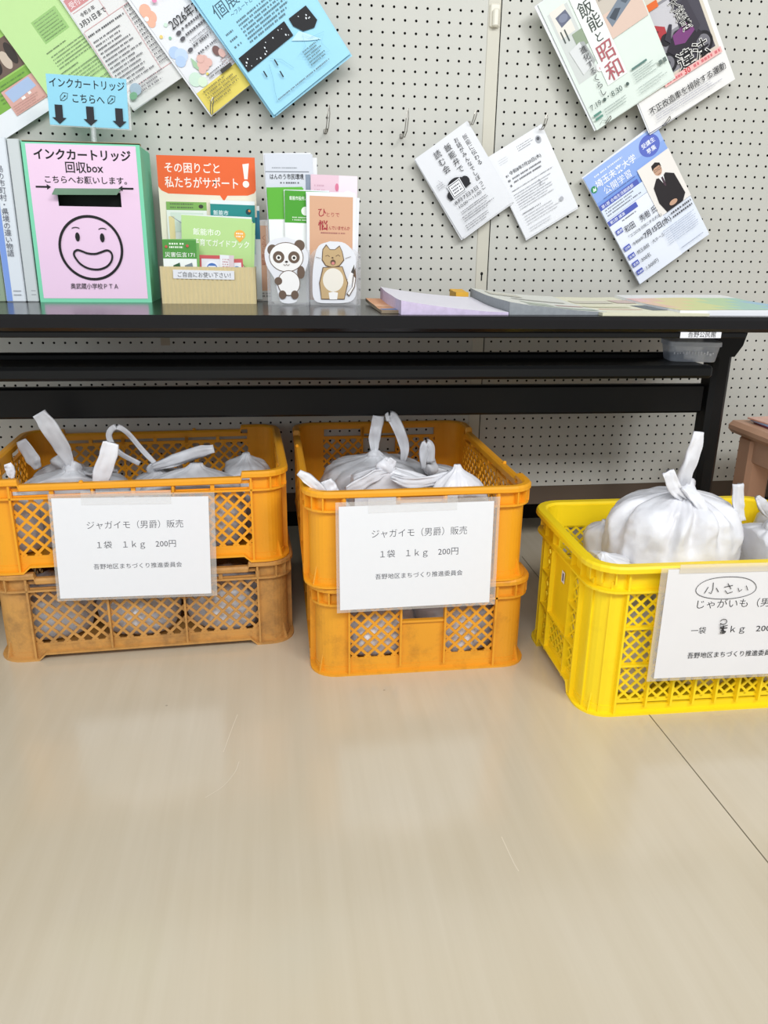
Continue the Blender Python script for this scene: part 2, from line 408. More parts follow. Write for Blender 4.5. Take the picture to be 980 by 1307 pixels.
for sx in (-0.93, 0.770):
    mb = MB(); mb.bbox(sx - 0.022, sx + 0.022, -0.03, 0.03, 0.028, TT - 0.05, BLACK_METAL, 0.010); leg = mb.build('leg', tab)
    mb = MB(); mb.bbox(sx - 0.02, sx + 0.02, -0.145, 0.21, 0.0, 0.03, BLACK_METAL, 0.008); ft = mb.build('foot', leg)
    mb = MB()
    mb.prism([(sx - 0.030, TT - 0.030), (sx + 0.050, TT - 0.030), (sx + 0.038, TT - 0.080), (sx + 0.022, TT - 0.105), (sx - 0.022, TT - 0.105)], -0.032, 0.032, BLACK_METAL)
    mb.build('leg_bracket', tab)
sh = Sheet(84, 14, PAPER, 0.3); sh.text('吾野公民館', 15, 11.6, 12, '#1a1a1c', 0.006, w=58)
lb = sh.build('name_label', tab, (0.553, -0.2386, TT - 0.0405)); lb['label'] = 'white name sticker lettered in black'

#==CRATES==
# ------------------------------------------------------------------ crates
def rrect(Lx, Ly, r, n=6):
    """rounded rectangle path: (point, outward normal, tag) tag 'l' long side, 's' short side, 'c' corner"""
    out = []
    hx, hy = Lx/2, Ly/2
    for (cx, cy, a0) in ((hx-r, -hy+r, -90), (hx-r, hy-r, 0), (-hx+r, hy-r, 90), (-hx+r, -hy+r, 180)):
        for i in range(n+1):
            a = R(a0 + 90*i/n); out.append((Vector((cx + r*math.cos(a), cy + r*math.sin(a), 0)), Vector((math.cos(a), math.sin(a), 0))))
    return out
def dense(path, side_pts=(0.0,)):
    return path
def sweep_loop(mb, Lx, Ly, r, prof, m, zf=None, extra=None):
    """prof: list of (outward offset, z) closed; zf(x, y) adds a height; extra: x positions inserted on the long sides, y on the short"""
    base = rrect(Lx, Ly, r); pts = []
    ex, ey = extra if extra else ([], [])
    n = len(base)
    for i in range(n):
        p, nn = base[i]; pts.append((p, nn)); q, nq = base[(i+1) % n]
        if (i+1) % 7 == 0:
            if abs(p.x - q.x) > abs(p.y - q.y):
                for x in sorted(ex, reverse=q.x < p.x): pts.append((Vector((x, p.y, 0)), nn))
            else:
                for y in sorted(ey, reverse=q.y < p.y): pts.append((Vector((p.x, y, 0)), nn))
    rings = []
    for p, nn in pts:
        dz = zf(p.x, p.y) if zf else 0
        rings.append([p + nn*o + Vector((0, 0, z + dz)) for o, z in prof])
    rings.append(rings[0]); mb.rings(rings, m, caps=False)
def clipbar(p, d, x0, x1, z0, z1):
    t0, t1 = -9, 9
    for pc, dc, a, b in ((p[0], d[0], x0, x1), (p[1], d[1], z0, z1)):
        u, v = (a - pc)/dc, (b - pc)/dc
        if u > v: u, v = v, u
        t0, t1 = max(t0, u), min(t1, v)
    return (t0, t1) if t1 - t0 > 0.004 else None
def lattice(mb, s0, s1, z0, z1, M, m, period=0.0275, w=0.0054, t=0.003):
    """diamond mesh between two rectangles"""
    for sg in (1, -1):
        d = (math.sqrt(.5), sg*math.sqrt(.5)); nx, nz = -d[1], d[0]
        k = -60
        while k < 60:
            off = (k + 0.5)*period/math.sqrt(2); k += 1
            cx, cz = (s0+s1)/2, (z0+z1)/2
            p = (cx + nx*off, cz + nz*off)
            c = clipbar(p, d, s0, s1, z0, z1)
            if not c: continue
            a = (p[0] + d[0]*c[0], p[1] + d[1]*c[0]); b = (p[0] + d[0]*c[1], p[1] + d[1]*c[1])
            q = [(a[0]-nx*w/2, a[1]-nz*w/2), (b[0]-nx*w/2, b[1]-nz*w/2), (b[0]+nx*w/2, b[1]+nz*w/2), (a[0]+nx*w/2, a[1]+nz*w/2)]
            mb.prism(q, 0 if sg > 0 else 0.0004, t if sg > 0 else t + 0.0004, m, M)
def side_matrix(side, Lx, Ly, inset):
    # local: x along the wall as seen from outside, y inward, z up
    if side == 0: return Matrix.Translation((0, -Ly/2 + inset, 0))
    if side == 1: return Matrix.Translation((Lx/2 - inset, 0, 0)) @ Matrix.Rotation(R(90), 4, 'Z')
    if side == 2: return Matrix.Translation((0, Ly/2 - inset, 0)) @ Matrix.Rotation(R(180), 4, 'Z')
    return Matrix.Translation((-Lx/2 + inset, 0, 0)) @ Matrix.Rotation(R(-90), 4, 'Z')
def corner_panels(root, Lx, Ly, r, ins, z0, z1, run_l, run_s, m, zf=None, fins=True, ridges=()):
    for sx in (-1, 1):
        for sy in (-1, 1):
            mb = MB(); rr = r - ins; path = []
            cx, cy = sx*(Lx/2 - r), sy*(Ly/2 - r)
            path.append((Vector((sx*(Lx/2 - run_l), sy*(Ly/2 - ins), 0)), Vector((0, sy, 0))))
            for i in range(9):
                a = R(90*(1 - i/8)); nn = Vector((sx*math.cos(a), sy*math.sin(a), 0))
                path.append((Vector((cx, cy, 0)) + nn*rr, nn))
            path.append((Vector((sx*(Lx/2 - ins), sy*(Ly/2 - run_s), 0)), Vector((sx, 0, 0))))
            t = 0.0035
            rings = [[p + Vector((0, 0, z0)), p - n*t + Vector((0, 0, z0)), p - n*t + Vector((0, 0, z1)), p + Vector((0, 0, z1))] for p, n in path]
            mb.rings(rings, m)
            if fins:
                for a in (18, 45, 72):
                    nn = Vector((sx*math.cos(R(a)), sy*math.sin(R(a)), 0)); tt = Vector((-nn.y, nn.x, 0))*0.0015
                    b0 = Vector((cx, cy, 0)) + nn*(rr - 0.001); b1 = Vector((cx, cy, 0)) + nn*(r - 0.001)
                    if a == 45: tri = [(b0, z0), (b1, z0), (b0, z0 + 0.042)]
                    else: tri = []
                    tri2 = [(b0, z1), (b1, z1), (b1, z1 - 0.034), (b0, z1 - 0.034)]
                    for T in (tri, tri2):
                        if T:
                            k = len(T); vs = [p + tt + Vector((0, 0, z)) for p, z in T] + [p - tt + Vector((0, 0, z)) for p, z in T]
                            mb.add(vs, [tuple(range(k)), tuple(range(2*k-1, k-1, -1))] + [(i, i+k, (i+1) % k + k, (i+1) % k) for i in range(k)], m)
            for a in ridges:
                nn = Vector((sx*math.cos(R(a)), sy*math.sin(R(a)), 0)); tt = Vector((-nn.y, nn.x, 0))*0.0016
                b0 = Vector((cx, cy, 0)) + nn*(rr - 0.001); b1 = Vector((cx, cy, 0)) + nn*(rr + 0.0035)
                vs = [p + q + Vector((0, 0, z)) for z in (0.004, z1 - 0.03) for p, q in ((b0, tt), (b1, tt), (b1, -tt), (b0, -tt))]
                mb.add(vs, [(0, 1, 2, 3), (7, 6, 5, 4), (0, 4, 5, 1), (1, 5, 6, 2), (2, 6, 7, 3), (3, 7, 4, 0)], m)
            mb.build('corner_panel', root)

def shallow_crate(label, loc, rz, m, group=None):
    Lx, Ly, H, r, ins = 0.612, 0.450, 0.196, 0.052, 0.012
    root = thing('mesh_crate', label, 'crate', loc, (0, 0, rz), group)
    xa, xb = Lx/2 - 0.096, Lx/2 - 0.082
    ya, yb = Ly/2 - 0.090, Ly/2 - 0.077
    def step_hi(x, y):    # raised corners of the rim on the long sides
        if abs(abs(y) - Ly/2) < 0.002: return -0.011 if abs(x) <= xa + 1e-6 else 0
        return 0
    mb = MB()
    sweep_loop(mb, Lx, Ly, r, [(-0.016, H-0.004), (-0.012, H), (-0.002, H), (0.0015, H-0.004), (0.0015, H-0.011), (-0.002, H-0.0135), (-0.004, H-0.010), (-0.016, H-0.010)], m, step_hi, ([-xa-0.003, -xa, xa, xa+0.003], []))
    # small locating pegs on top of the rim
    for px, py in ((-Lx/2 + 0.21, -Ly/2 + 0.004), (Lx/2 - 0.21, Ly/2 - 0.004)):
        mb.bbox(px - 0.004, px + 0.004, py - 0.004, py + 0.004, H - 0.013, H - 0.006, m, 0.002)
    mb.build('rim', root)
    mb = MB()
    sweep_loop(mb, Lx, Ly, r, [(-0.014, H-0.041), (-0.0015, H-0.041), (-0.0015, H-0.037), (-0.014, H-0.037)], m); mb.build('rib', root)
    def foot(x, y):
        if abs(abs(y) - Ly/2) < 0.002 and abs(x) <= xa: return 0.013
        if abs(abs(x) - Lx/2) < 0.002 and abs(y) <= ya: return 0.013
        return 0
    mb = MB()
    sweep_loop(mb, Lx, Ly, r, [(-0.0165, 0.0), (0.0, 0.0), (0.0, 0.004), (-0.0105, 0.005), (-0.0105, 0.016), (-0.0165, 0.016)], m, foot, ([-xb, -xa, xa, xb], [-yb, -ya, ya, yb]))
    mb.build('base_flange', root)
    mb = MB(); mb.box(-Lx/2 + 0.03, Lx/2 - 0.03, -Ly/2 + 0.016, Ly/2 - 0.016, 0.010, 0.013, m); mb.build('floor_panel', root)
    corner_panels(root, Lx, Ly, r, ins, 0.0, H - 0.005, 0.078, 0.078, m)
    for side in range(4):
        M = side_matrix(side, Lx, Ly, ins); W = Lx if side % 2 == 0 else Ly
        e = W/2 - 0.076
        if side % 2 == 0:   # long: three mesh panels
            cuts = [-e, -e/3, e/3, e]; kinds = ['mesh']*3
        else:               # short: mesh, solid grip panel with a hand hole, mesh
            cuts = [-e, -0.045, 0.045, e]; kinds = ['mesh', 'grip', 'mesh']
        zt = H - 0.041; dz = 0.011 if side % 2 == 0 else 0
        for i, kd in enumerate(kinds):
            a, b = cuts[i], cuts[i+1]; mb = MB()
            mb.box(a, b, -0.0004, 0.0028, 0.014, 0.0345, m, M)
            if kd == 'mesh':
                lattice(mb, a, b, 0.034, zt, M, m)
                mb.box(a, b, -0.0006, 0.0026, zt - 0.001, zt + 0.006, m, M)
                # slotted band above the mesh
                k = 2 if side % 2 == 0 else 1
                mb.box(a, b, 0, 0.003, H - 0.016 - dz, H - 0.009 - dz, m, M)
                for q in range(k+1):
                    x = a + (b-a)*q/k; mb.box(x - 0.004, x + 0.004, -0.008, 0.003, zt, H - 0.012 - dz, m, M)
                mb.build('mesh_panel', root)
            else:
                mb.box(a, b, 0, 0.003, 0.0345, 0.110, m, M); mb.box(a, b, -0.006, 0.0034, 0.110, 0.115, m, M)
                mb.build('grip_panel', root)
                mb = MB(); mb.box(a, b, 0, 0.003, zt + 0.012, H - 0.009, m, M); mb.build('grip_bar', root)
        for i in range(4):
            x = cuts[i]; mb = MB()
            mb.box(x - 0.002, x + 0.002, -0.0105, 0.003, 0.004 if i in (0, 3) else 0.016, H - 0.010 - (dz if i in (1, 2) else 0), m, M); mb.build('upright_rib', root)
    return root

def deep_crate(label, loc, rz, m):
    Lx, Ly, H, r, ins = 0.520, 0.365, 0.305, 0.055, 0.011
    root = thing('mesh_crate', label, 'crate', loc, (0, 0, rz))
    mb = MB()
    sweep_loop(mb, Lx + 0.02, Ly + 0.02, r + 0.008, [(-0.022, H-0.004), (-0.018, H), (-0.003, H), (0.0, H-0.004), (0.0, H-0.012), (-0.004, H-0.012), (-0.006, H-0.008), (-0.022, H-0.008)], m); mb.build('rim', root)
    mb = MB(); sweep_loop(mb, Lx + 0.01, Ly + 0.01, r, [(-0.016, H-0.053), (-0.002, H-0.053), (-0.002, H-0.049), (-0.016, H-0.049)], m); mb.build('rib', root)
    xa, xb = Lx/2 - 0.118, Lx/2 - 0.105; ya, yb = Ly/2 - 0.098, Ly/2 - 0.086
    def foot(x, y):
        if abs(abs(y) - Ly/2) < 0.002 and abs(x) <= xa: return 0.021
        if abs(abs(x) - Lx/2) < 0.002 and abs(y) <= ya: return 0.021
        return 0
    mb = MB()
    sweep_loop(mb, Lx, Ly, r, [(-0.0155, 0.0), (0.0, 0.0), (0.0, 0.004), (-0.0095, 0.005), (-0.0095, 0.018), (-0.0155, 0.018)], m, foot, ([-xb, -xa, xa, xb], [-yb, -ya, ya, yb]))
    mb.build('base_flange', root)
    mb = MB(); mb.box(-Lx/2 + 0.03, Lx/2 - 0.03, -Ly/2 + 0.018, Ly/2 - 0.018, 0.006, 0.015, m); mb.build('floor_panel', root)
    corner_panels(root, Lx, Ly, r, ins, 0.0, H - 0.005, 0.066, 0.080, m, ridges=(22, 66))
    for side in range(4):
        M = side_matrix(side, Lx, Ly, ins); W = Lx if side % 2 == 0 else Ly
        rows = [0.028, 0.104, 0.180, H - 0.055]
        if side % 2 == 0:
            cuts = [-0.197, -0.137, -0.088, -0.044, 0.0, 0.044, 0.088, 0.137, 0.197]
        else: cuts = [-0.105, -0.055, 0.055, 0.105]
        nc = len(cuts) - 1
        mb = MB(); mb.box(cuts[0], cuts[-1], 0, 0.003, 0.022, 0.030, m, M); mb.build('skirt', root)
        mb = MB()
        if side % 2 == 0: mb.box(cuts[0], cuts[-1], 0, 0.003, H - 0.057, H - 0.006, m, M)
        else: mb.prism([(cuts[0], H - 0.006), (cuts[0], H - 0.057), (-0.045, H - 0.057), (-0.045, H - 0.030), (0.045, H - 0.030), (0.045, H - 0.057), (cuts[-1], H - 0.057), (cuts[-1], H - 0.006)], 0, 0.003, m, M)
        mb.build('wall_band', root)
        for i in range(nc):
            for j in range(3):
                a, b = cuts[i], cuts[i+1]; z0, z1 = rows[j], rows[j+1]; mb = MB()
                if side % 2 and i == 1 and j > 0:
                    if j == 1: mb.box(a, b, 0, 0.003, rows[1], rows[3] - 0.004, m, M); mb.build('grip_panel', root)
                    continue
                lattice(mb, a, b, z0, z1, M, m, 0.0225, 0.0045); 
                mb.box(a, b, -0.009, 0.003, z1 - 0.002, z1 + 0.002, m, M)
                mb.build('mesh_panel', root)
        for i in range(nc+1):
            x = cuts[i]; mb = MB(); mb.box(x - 0.002, x + 0.002, -0.0095, 0.003, 0.004 if i in (0, nc) else 0.016, H - 0.010 if i in (0, nc) or side % 2 else H - 0.052, m, M); mb.build('upright_rib', root)
    return root

CR_L = (-0.295, 1.752, R(2.2)); CR_M = (0.272, 1.690, 0.0); CR_Y = (0.805, 1.366, R(-1.0))
STK = 0.1965
shallow_crate('faded brownish orange mesh crate on the floor at far left, under the cleaner orange crate', (CR_L[0] + 0.004, CR_L[1] + 0.004, 0), CR_L[2] + R(0.4), ORANGE_OLD)
shallow_crate('upper orange crate of the far left stack, long side forward, holding tied bags', (CR_L[0], CR_L[1], STK), CR_L[2], ORANGE)
shallow_crate('orange crate on the floor under the middle stack, grip panel showing below the price sign', (CR_M[0] + 0.006, CR_M[1] + 0.004, 0), R(90), ORANGE_MID)
shallow_crate('upper orange crate of the middle stack, short end forward, holding tied bags', (CR_M[0] - 0.006, CR_M[1], STK), R(90.4), ORANGE)
yc = deep_crate('deep bright yellow mesh crate on the floor at right with a handwritten sign', (CR_Y[0], CR_Y[1], 0), CR_Y[2], YELLOW)
sh = Sheet(16, 24, PAPER, 0.2); sh.rect(5, 4, 6, 16, '#4a4a50'); st = sh.build('sticker', yc, (-0.26 + 0.0085, 0.006, 0.195), (0, 0, R(-90))); st['label'] = 'small white sticker'

# ------------------------------------------------------------------ plastic bags
def lerp_prof(P, t):
    x = t*(len(P)-1); i = min(int(x), len(P)-2); f = x - i
    p0 = P[max(i-1, 0)]; p1 = P[i]; p2 = P[i+1]; p3 = P[min(i+2, len(P)-1)]
    return 0.5*((2*p1) + (p2-p0)*f + (2*p0-5*p1+4*p2-p3)*f*f + (3*p1-p0-3*p2+p3)*f**3)
RP = [0.0, 0.62, 0.90, 1.0, 1.02, 1.0, 0.95, 0.86, 0.72, 0.48, 0.20, 0.10]
ZP = [0.0, 0.0, 0.05, 0.17, 0.34, 0.51, 0.66, 0.78, 0.87, 0.94, 1.00, 1.06]
def handle_strip(root, pts, w, m, side=(1, 0, 0), seed=0, thick=0.006, tip=0.8, rootw=0.5):
    """one flattened loop handle of a carrier bag, gathered at its foot"""
    path = cr(pts, 7); n = 14; rings = []; rng = random.Random(seed); ph = rng.random()*6
    sd = Vector(side)
    for i, p in enumerate(path):
        t = (path[min(i+1, len(path)-1)] - path[max(i-1, 0)]).normalized()
        a = (sd - t*sd.dot(t)).normalized(); b = t.cross(a); f = i/(len(path)-1)
        ww = w*(rootw + (1-rootw)*min(1, f*3.0))*(1 - (1-tip)*max(0, f*4 - 3))*(1 + 0.10*noise.noise((f*4, seed, 0)))
        th = thick*(1.3 - 0.4*f); ring = []
        for k in range(n):
            an = 2*math.pi*k/n; c, sn = math.cos(an), math.sin(an)
            cx = c*ww/2; fold = 0.35*th*math.sin(c*7 + ph + f*2.5) + 0.004*noise.noise((c*1.5 + seed, f*5, 3))
            ring.append(p + a*cx + b*(sn*th/2 + fold))
        rings.append(ring)
    mb = MB(); mb.rings(rings, m); return mb.build('handle', root, smooth=True)
def bag(label, c, rx, ry, h, seed, handles=(), m=None, neck=(0, 0), group=None, lump=0.10, fold=0.13, knot=True, rz=0, nt=72, nz=34, crate=None, g0=0.42, kn=1.0):
    """tied carrier bag; handles: lists of world points; c is the centre of its bottom"""
    m = m or BAG; cx, cy, cz = c
    root = thing('carrier_bag', label, 'plastic bag', c, (0, 0, 0), group)
    rings = []; rc = random.Random(seed*31 + 5)
    CR = [(rc.uniform(0, 2*math.pi), rc.uniform(0.10, 0.34), rc.uniform(g0 - 0.12, g0 + 0.25), rc.uniform(0.5, 1.0), rc.uniform(-0.5, 0.5)) for _ in range(15)]
    for j in range(nz+1):
        t = j/nz; r0 = max(0.004, lerp_prof(RP, t)); z = lerp_prof(ZP, t)*h; ring = []
        g = max(0.0, min(1.0, (t - g0)/0.4)); g = g*g*(3 - 2*g)
        for k in range(nt):
            a = 2*math.pi*k/nt; d = Vector((math.cos(a), math.sin(a), t*1.6))
            l = noise.noise(d*1.5 + Vector((seed*7.3, seed, 0))) * lump + 0.45*lump*noise.noise(d*3.6 + Vector((seed, 5, 0)))
            dep = 0.0
            for (ca, cw, ct, cd_, sl) in CR:
                if t <= ct: continue
                da = abs((a - ca - sl*(1 - t) + math.pi) % (2*math.pi) - math.pi); w_ = cw*(0.45 + 0.9*(1 - t))
                if da < w_: dep = max(dep, cd_*(1 - da/w_)*min(1, (t - ct)/0.22))
            crump = (0.35 - abs(noise.noise(d*4.2 + Vector((seed, 2, 7)))))*0.05 + (0.3 - abs(noise.noise(d*8.5 + Vector((3, seed, 1)))))*0.022
            rr = r0*(1 + l*(0.3 + min(1, t*3)*0.7) - fold*dep*1.15 + fold*0.25*g + crump*min(1, t*4))
            x = rx*rr*math.cos(a + rz) ; y = ry*rr*math.sin(a + rz)
            q = t*t
            p = Vector((x + neck[0]*q, y + neck[1]*q, z + 0.10*h*l*min(1, t*2)*(1-g) - 0.05*h*dep*(1-t) + h*0.25*crump*g))
            if crate:   # the film is pressed flat where it meets the crate wall or the next bag
                (ox, oy, orz, x0_, x1_, y0_, y1_) = crate; dx, dy = p.x + cx - ox, p.y + cy - oy
                co, so = math.cos(orz), math.sin(orz); lx, ly = co*dx + so*dy, -so*dx + co*dy
                lx = max(x0_, min(x1_, lx)); ly = max(y0_, min(y1_, ly))
                p.x = co*lx - so*ly + ox - cx; p.y = so*lx + co*ly + oy - cy
            ring.append(p)
        rings.append(ring)
    mb = MB(); mb.rings(rings, m); mb.build('bag_body', root, smooth=True)
    top = Vector((neck[0], neck[1], h*1.02))
    if knot:
        rings = []
        for j in range(11):
            p = math.pi*j/10; rr = math.sin(p)
            rings.append([top + Vector((0.019*kn*rr*math.cos(a)*(1 + 0.25*math.sin(3*a + seed + p*2)), 0.015*kn*rr*math.sin(a)*(1 + 0.25*math.sin(2*a + p*3)), -0.017*kn*math.cos(p) + 0.004*math.sin(2*a + seed))) for a in [2*math.pi*k/20 for k in range(20)]])
        mb = MB(); mb.rings(rings, m); mb.build('knot', root, smooth=True)
    for i, hd in enumerate(handles):
        pts, w = hd[0], hd[1]; kw = hd[2] if len(hd) > 2 else {}
        handle_strip(root, [Vector(p) - Vector(c) for p in pts], w, m, seed=seed*10 + i, **kw)
    return root

def cbag(crate, label, *a, **k): return bag(label, *a, crate=crate, **k)
#==BAGS==
def cell(c, x0, x1, y0, y1): return (c[0], c[1], c[2], x0, x1, y0, y1)
INL = cell(CR_L, -0.286, 0.286, -0.205, 0.205); INM = cell((CR_M[0], CR_M[1], 0), -0.205, 0.205, -0.286, 0.286); INY = cell(CR_Y, -0.243, 0.243, -0.166, 0.166)
CL = lambda *q: cell(CR_L, *q)
CM = lambda *q: cell((CR_M[0], CR_M[1], 0), *q)
CY = lambda *q: cell(CR_Y, *q)
# left stack, upper crate (its floor is at STK + .013)
B0 = STK + 0.016
Y1 = 1.66
kL = at(92, 598, Y1)
cbag(CL(-0.262, -0.022, -0.120, 0.060), 'grey-white tied bag with one tall upright handle, at the left in the far left crate', (kL.x - 0.005, Y1 + 0.02, B0), 0.115, 0.12, kL.z - B0 - 0.005, 3,
    [([kL, at(80, 572, Y1 - .01), at(63, 545, Y1 - .02), at(50, 527, Y1 - .02)], 0.036, dict(tip=0.75, thick=0.009, rootw=0.4)),
     ([at(108, 602, Y1), at(122, 606, Y1 - .04), at(148, 600, Y1 - .06)], 0.018)], m=BAG_GREY, neck=(0.005, -0.02))
Y2 = 1.58
cbag(CL(-0.160, -0.010, -0.205, -0.125), 'low white bag, stout handle upright behind the far left crate front rim', (at(120, 600, Y2).x, Y2 + 0.005, B0), 0.075, 0.035, 0.125, 5,
    [([at(126, 622, Y2), at(130, 605, Y2), at(138, 583, Y2), at(142, 565, Y2)], 0.036, dict(tip=0.85, thick=0.010, rootw=0.75))], neck=(0.0, 0), knot=False)
Y3 = 1.84
cbag(CL(-0.286, -0.10, 0.065, 0.205), 'grey bag in the back left corner of the far left crate, handle leaning left', (-0.50, Y3 - .02, B0), 0.07, 0.10, 0.135, 6,
    [([at(48, 598, Y3 - .06), at(40, 583, Y3 - .06), at(27, 562, Y3 - .06)], 0.032, dict(tip=0.75, thick=0.009))], m=BAG_GREY, neck=(0.01, -0.02))
cbag(CL(-0.270, -0.165, -0.192, -0.125), 'small white bag end in the front left corner of the far left crate', (at(22, 615, 1.60).x - .012, 1.625, B0), 0.042, 0.045, 0.125, 7,
    [([at(16, 610, 1.58), at(13, 600, 1.58), at(9, 592, 1.58)], 0.018)], neck=(0, -0.02), knot=False)
Y4 = 1.70
kR = at(200, 594, Y4)
cbag(CL(-0.018, 0.168, -0.095, 0.205), 'grey bag with a thin looped handle, right half of the far left crate', (kR.x + 0.045, Y4, B0), 0.105, 0.13, kR.z - B0 - 0.015, 8,
    [([kR, at(182, 575, Y4), at(163, 553, Y4), at(148, 545, Y4), at(139, 556, Y4), at(150, 576, Y4), at(178, 592, Y4)], 0.013, dict(thick=0.005, rootw=0.8)),
     ([at(195, 596, Y4 - .02), at(222, 588, Y4 - .03), at(252, 578, Y4 - .03), at(273, 573, Y4 - .03)], 0.027, dict(side=(0, 0, 1), thick=0.012, tip=0.7))], m=BAG_GREY, neck=(-0.045, 0.0))
cbag(CL(0.175, 0.286, -0.098, 0.205), 'flat grey bag in the right corner of the far left crate', (at(315, 605, 1.68).x - .012, 1.72, B0), 0.072, 0.13, 0.155, 9, (), m=BAG_GREY, neck=(0.01, 0.03), knot=False)
# smooth grey bag flank lying across the front
cbag(CL(-0.005, 0.24, -0.205, -0.102), 'smooth pale grey bag lying flat along the front rim, right of the upright handle', (at(238, 605, 1.60).x, 1.612, B0), 0.115, 0.062, 0.168, 10, (), m=BAG_GREY, neck=(0.02, 0.01), lump=0.04, fold=0.04, knot=False)

# middle stack, upper crate
YA = 1.70
k = at(478, 578, YA)
cbag(CM(-0.205, 0.060, -0.060, 0.286), 'grey tied bag at the back of the middle crate, two ears reaching upward', (k.x + .01, YA + 0.03, B0), 0.135, 0.14, k.z - B0 - .01, 11,
    [([k, at(478, 560, YA), at(481, 545, YA), at(483, 531, YA)], 0.028, dict(tip=0.9, thick=0.010)),
     ([at(514, 588, YA), at(516, 570, YA), at(509, 548, YA), at(500, 532, YA), at(492, 533, YA)], 0.026, dict(thick=0.009, tip=0.6))], m=BAG_GREY, neck=(-0.01, -0.03))
YB = 1.50
k = at(492, 602, YB)
cbag(CM(-0.122, 0.085, -0.198, -0.064), 'white knotted bag in the front of the middle crate, handles spread sideways', (k.x + .015, YB + 0.055, B0), 0.115, 0.085, k.z - B0 + .004, 12,
    [([k, at(478, 607, YB - .01), at(460, 617, YB - .02), at(442, 625, YB - .03)], 0.026, dict(side=(0, 0, 1), thick=0.010, tip=0.6)),
     ([at(500, 608, YB - .02), at(520, 615, YB - .03), at(548, 613, YB - .03), at(573, 606, YB - .02)], 0.022, dict(side=(0, 0, 1), thick=0.012)),
     ([k, at(496, 595, YB), at(502, 586, YB)], 0.02)], neck=(-0.015, -0.05))
YC = 1.62
cbag(CM(0.064, 0.205, -0.060, 0.286), 'grey bag with a short upright loop handle, back right in the middle crate', (at(548, 600, YC).x + .055, YC + .06, B0), 0.085, 0.10, 0.150, 13,
    [([at(540, 598, YC), at(540, 582, YC), at(543, 567, YC), at(549, 571, YC), at(549, 590, YC)], 0.020, dict(thick=0.008, tip=1))], m=BAG_GREY, neck=(-0.05, -0.04))
YD = 1.455
cbag(CM(-0.01, 0.15, -0.286, -0.200), 'bright white bag rising to a point at the front right of the middle crate', (at(588, 625, YD).x, YD + .01, B0), 0.062, 0.045, at(580, 599, YD).z - B0 - .004, 14, (), neck=(-0.008, -0.004), lump=0.06, knot=False)
YE = 1.455
cbag(CM(-0.192, -0.126, -0.270, -0.10), 'white bag at the front left of the middle crate with two pointed handle ends', (at(408, 620, YE).x + .015, YE + .015, B0), 0.055, 0.045, 0.150, 15,
    [([at(420, 636, YE - .03), at(408, 624, YE - .035), at(394, 612, YE - .035), at(381, 603, YE - .035)], 0.020, dict(thick=0.008, tip=0.6)),
     ([at(428, 636, YE - .02), at(422, 626, YE - .02), at(416, 613, YE - .02)], 0.030, dict(thick=0.008, tip=0.7))], knot=False)

# yellow crate
YY = 1.335
k = at(868, 628, YY)
zb = 0.235
cbag(CY(-0.190, 0.108, -0.135, 0.150), 'big bulging white knotted bag of potatoes on top in the yellow crate', (at(855, 690, YY).x, YY + .012, zb), 0.122, 0.115, k.z - zb + .002, 21,
    [([k, at(874, 606, YY - .015), at(884, 580, YY - .02), at(891, 551, YY - .02)], 0.028, dict(tip=0.75, thick=0.012, rootw=0.9)),
     ([at(872, 634, YY - .03), at(860, 622, YY - .035), at(852, 602, YY - .035)], 0.024, dict(tip=1.0, thick=0.012, rootw=0.7)),
     ([at(872, 622, YY - .035), at(890, 638, YY - .055), at(902, 655, YY - .07)], 0.020, dict(tip=0.4, thick=0.010, rootw=1.0))], neck=(0.015, -0.012), lump=0.11, fold=0.26, nt=160, nz=60, g0=0.40, kn=1.25)
cbag(CY(-0.226, -0.12, -0.148, -0.05), 'crumpled white bag wedged in the front left corner of the yellow crate', (at(778, 705, 1.27).x, 1.275, 0.205), 0.065, 0.06, 0.085, 22, (), neck=(-0.01, 0.0), lump=0.3, fold=0.3, knot=False)
cbag(CY(-0.243, -0.13, 0.0, 0.166), 'small white bag tip peeking out left of the big bag in the yellow crate', (at(768, 672, 1.42).x + .022, 1.43, 0.195), 0.045, 0.05, 0.105, 23, (), neck=(-0.018, -0.01), lump=0.2, knot=False)
Y7 = 1.30
cbag(CY(0.085, 0.235, -0.160, 0.05), 'white bag right of the big one in the yellow crate, its handle end upright', (at(972, 690, Y7).x + .010, Y7 - .005, 0.20), 0.070, 0.085, 0.132, 24,
    [([at(943, 664, Y7 - .01), at(942, 650, Y7 - .01), at(942, 636, Y7 - .01), at(943, 618, Y7 - .01)], 0.020, dict(tip=1.05, thick=0.012, rootw=1.0))], neck=(-0.01, -0.02), lump=0.14)
cbag(CY(0.14, 0.243, 0.045, 0.166), 'white bag at the right edge of the yellow crate with a pale pointed handle', (at(1010, 660, 1.44).x, 1.445, 0.20), 0.075, 0.06, 0.12, 25,
    [([at(985, 662, 1.40), at(975, 648, 1.39), at(966, 634, 1.39)], 0.022, dict(tip=0.5, thick=0.010))], lump=0.14)
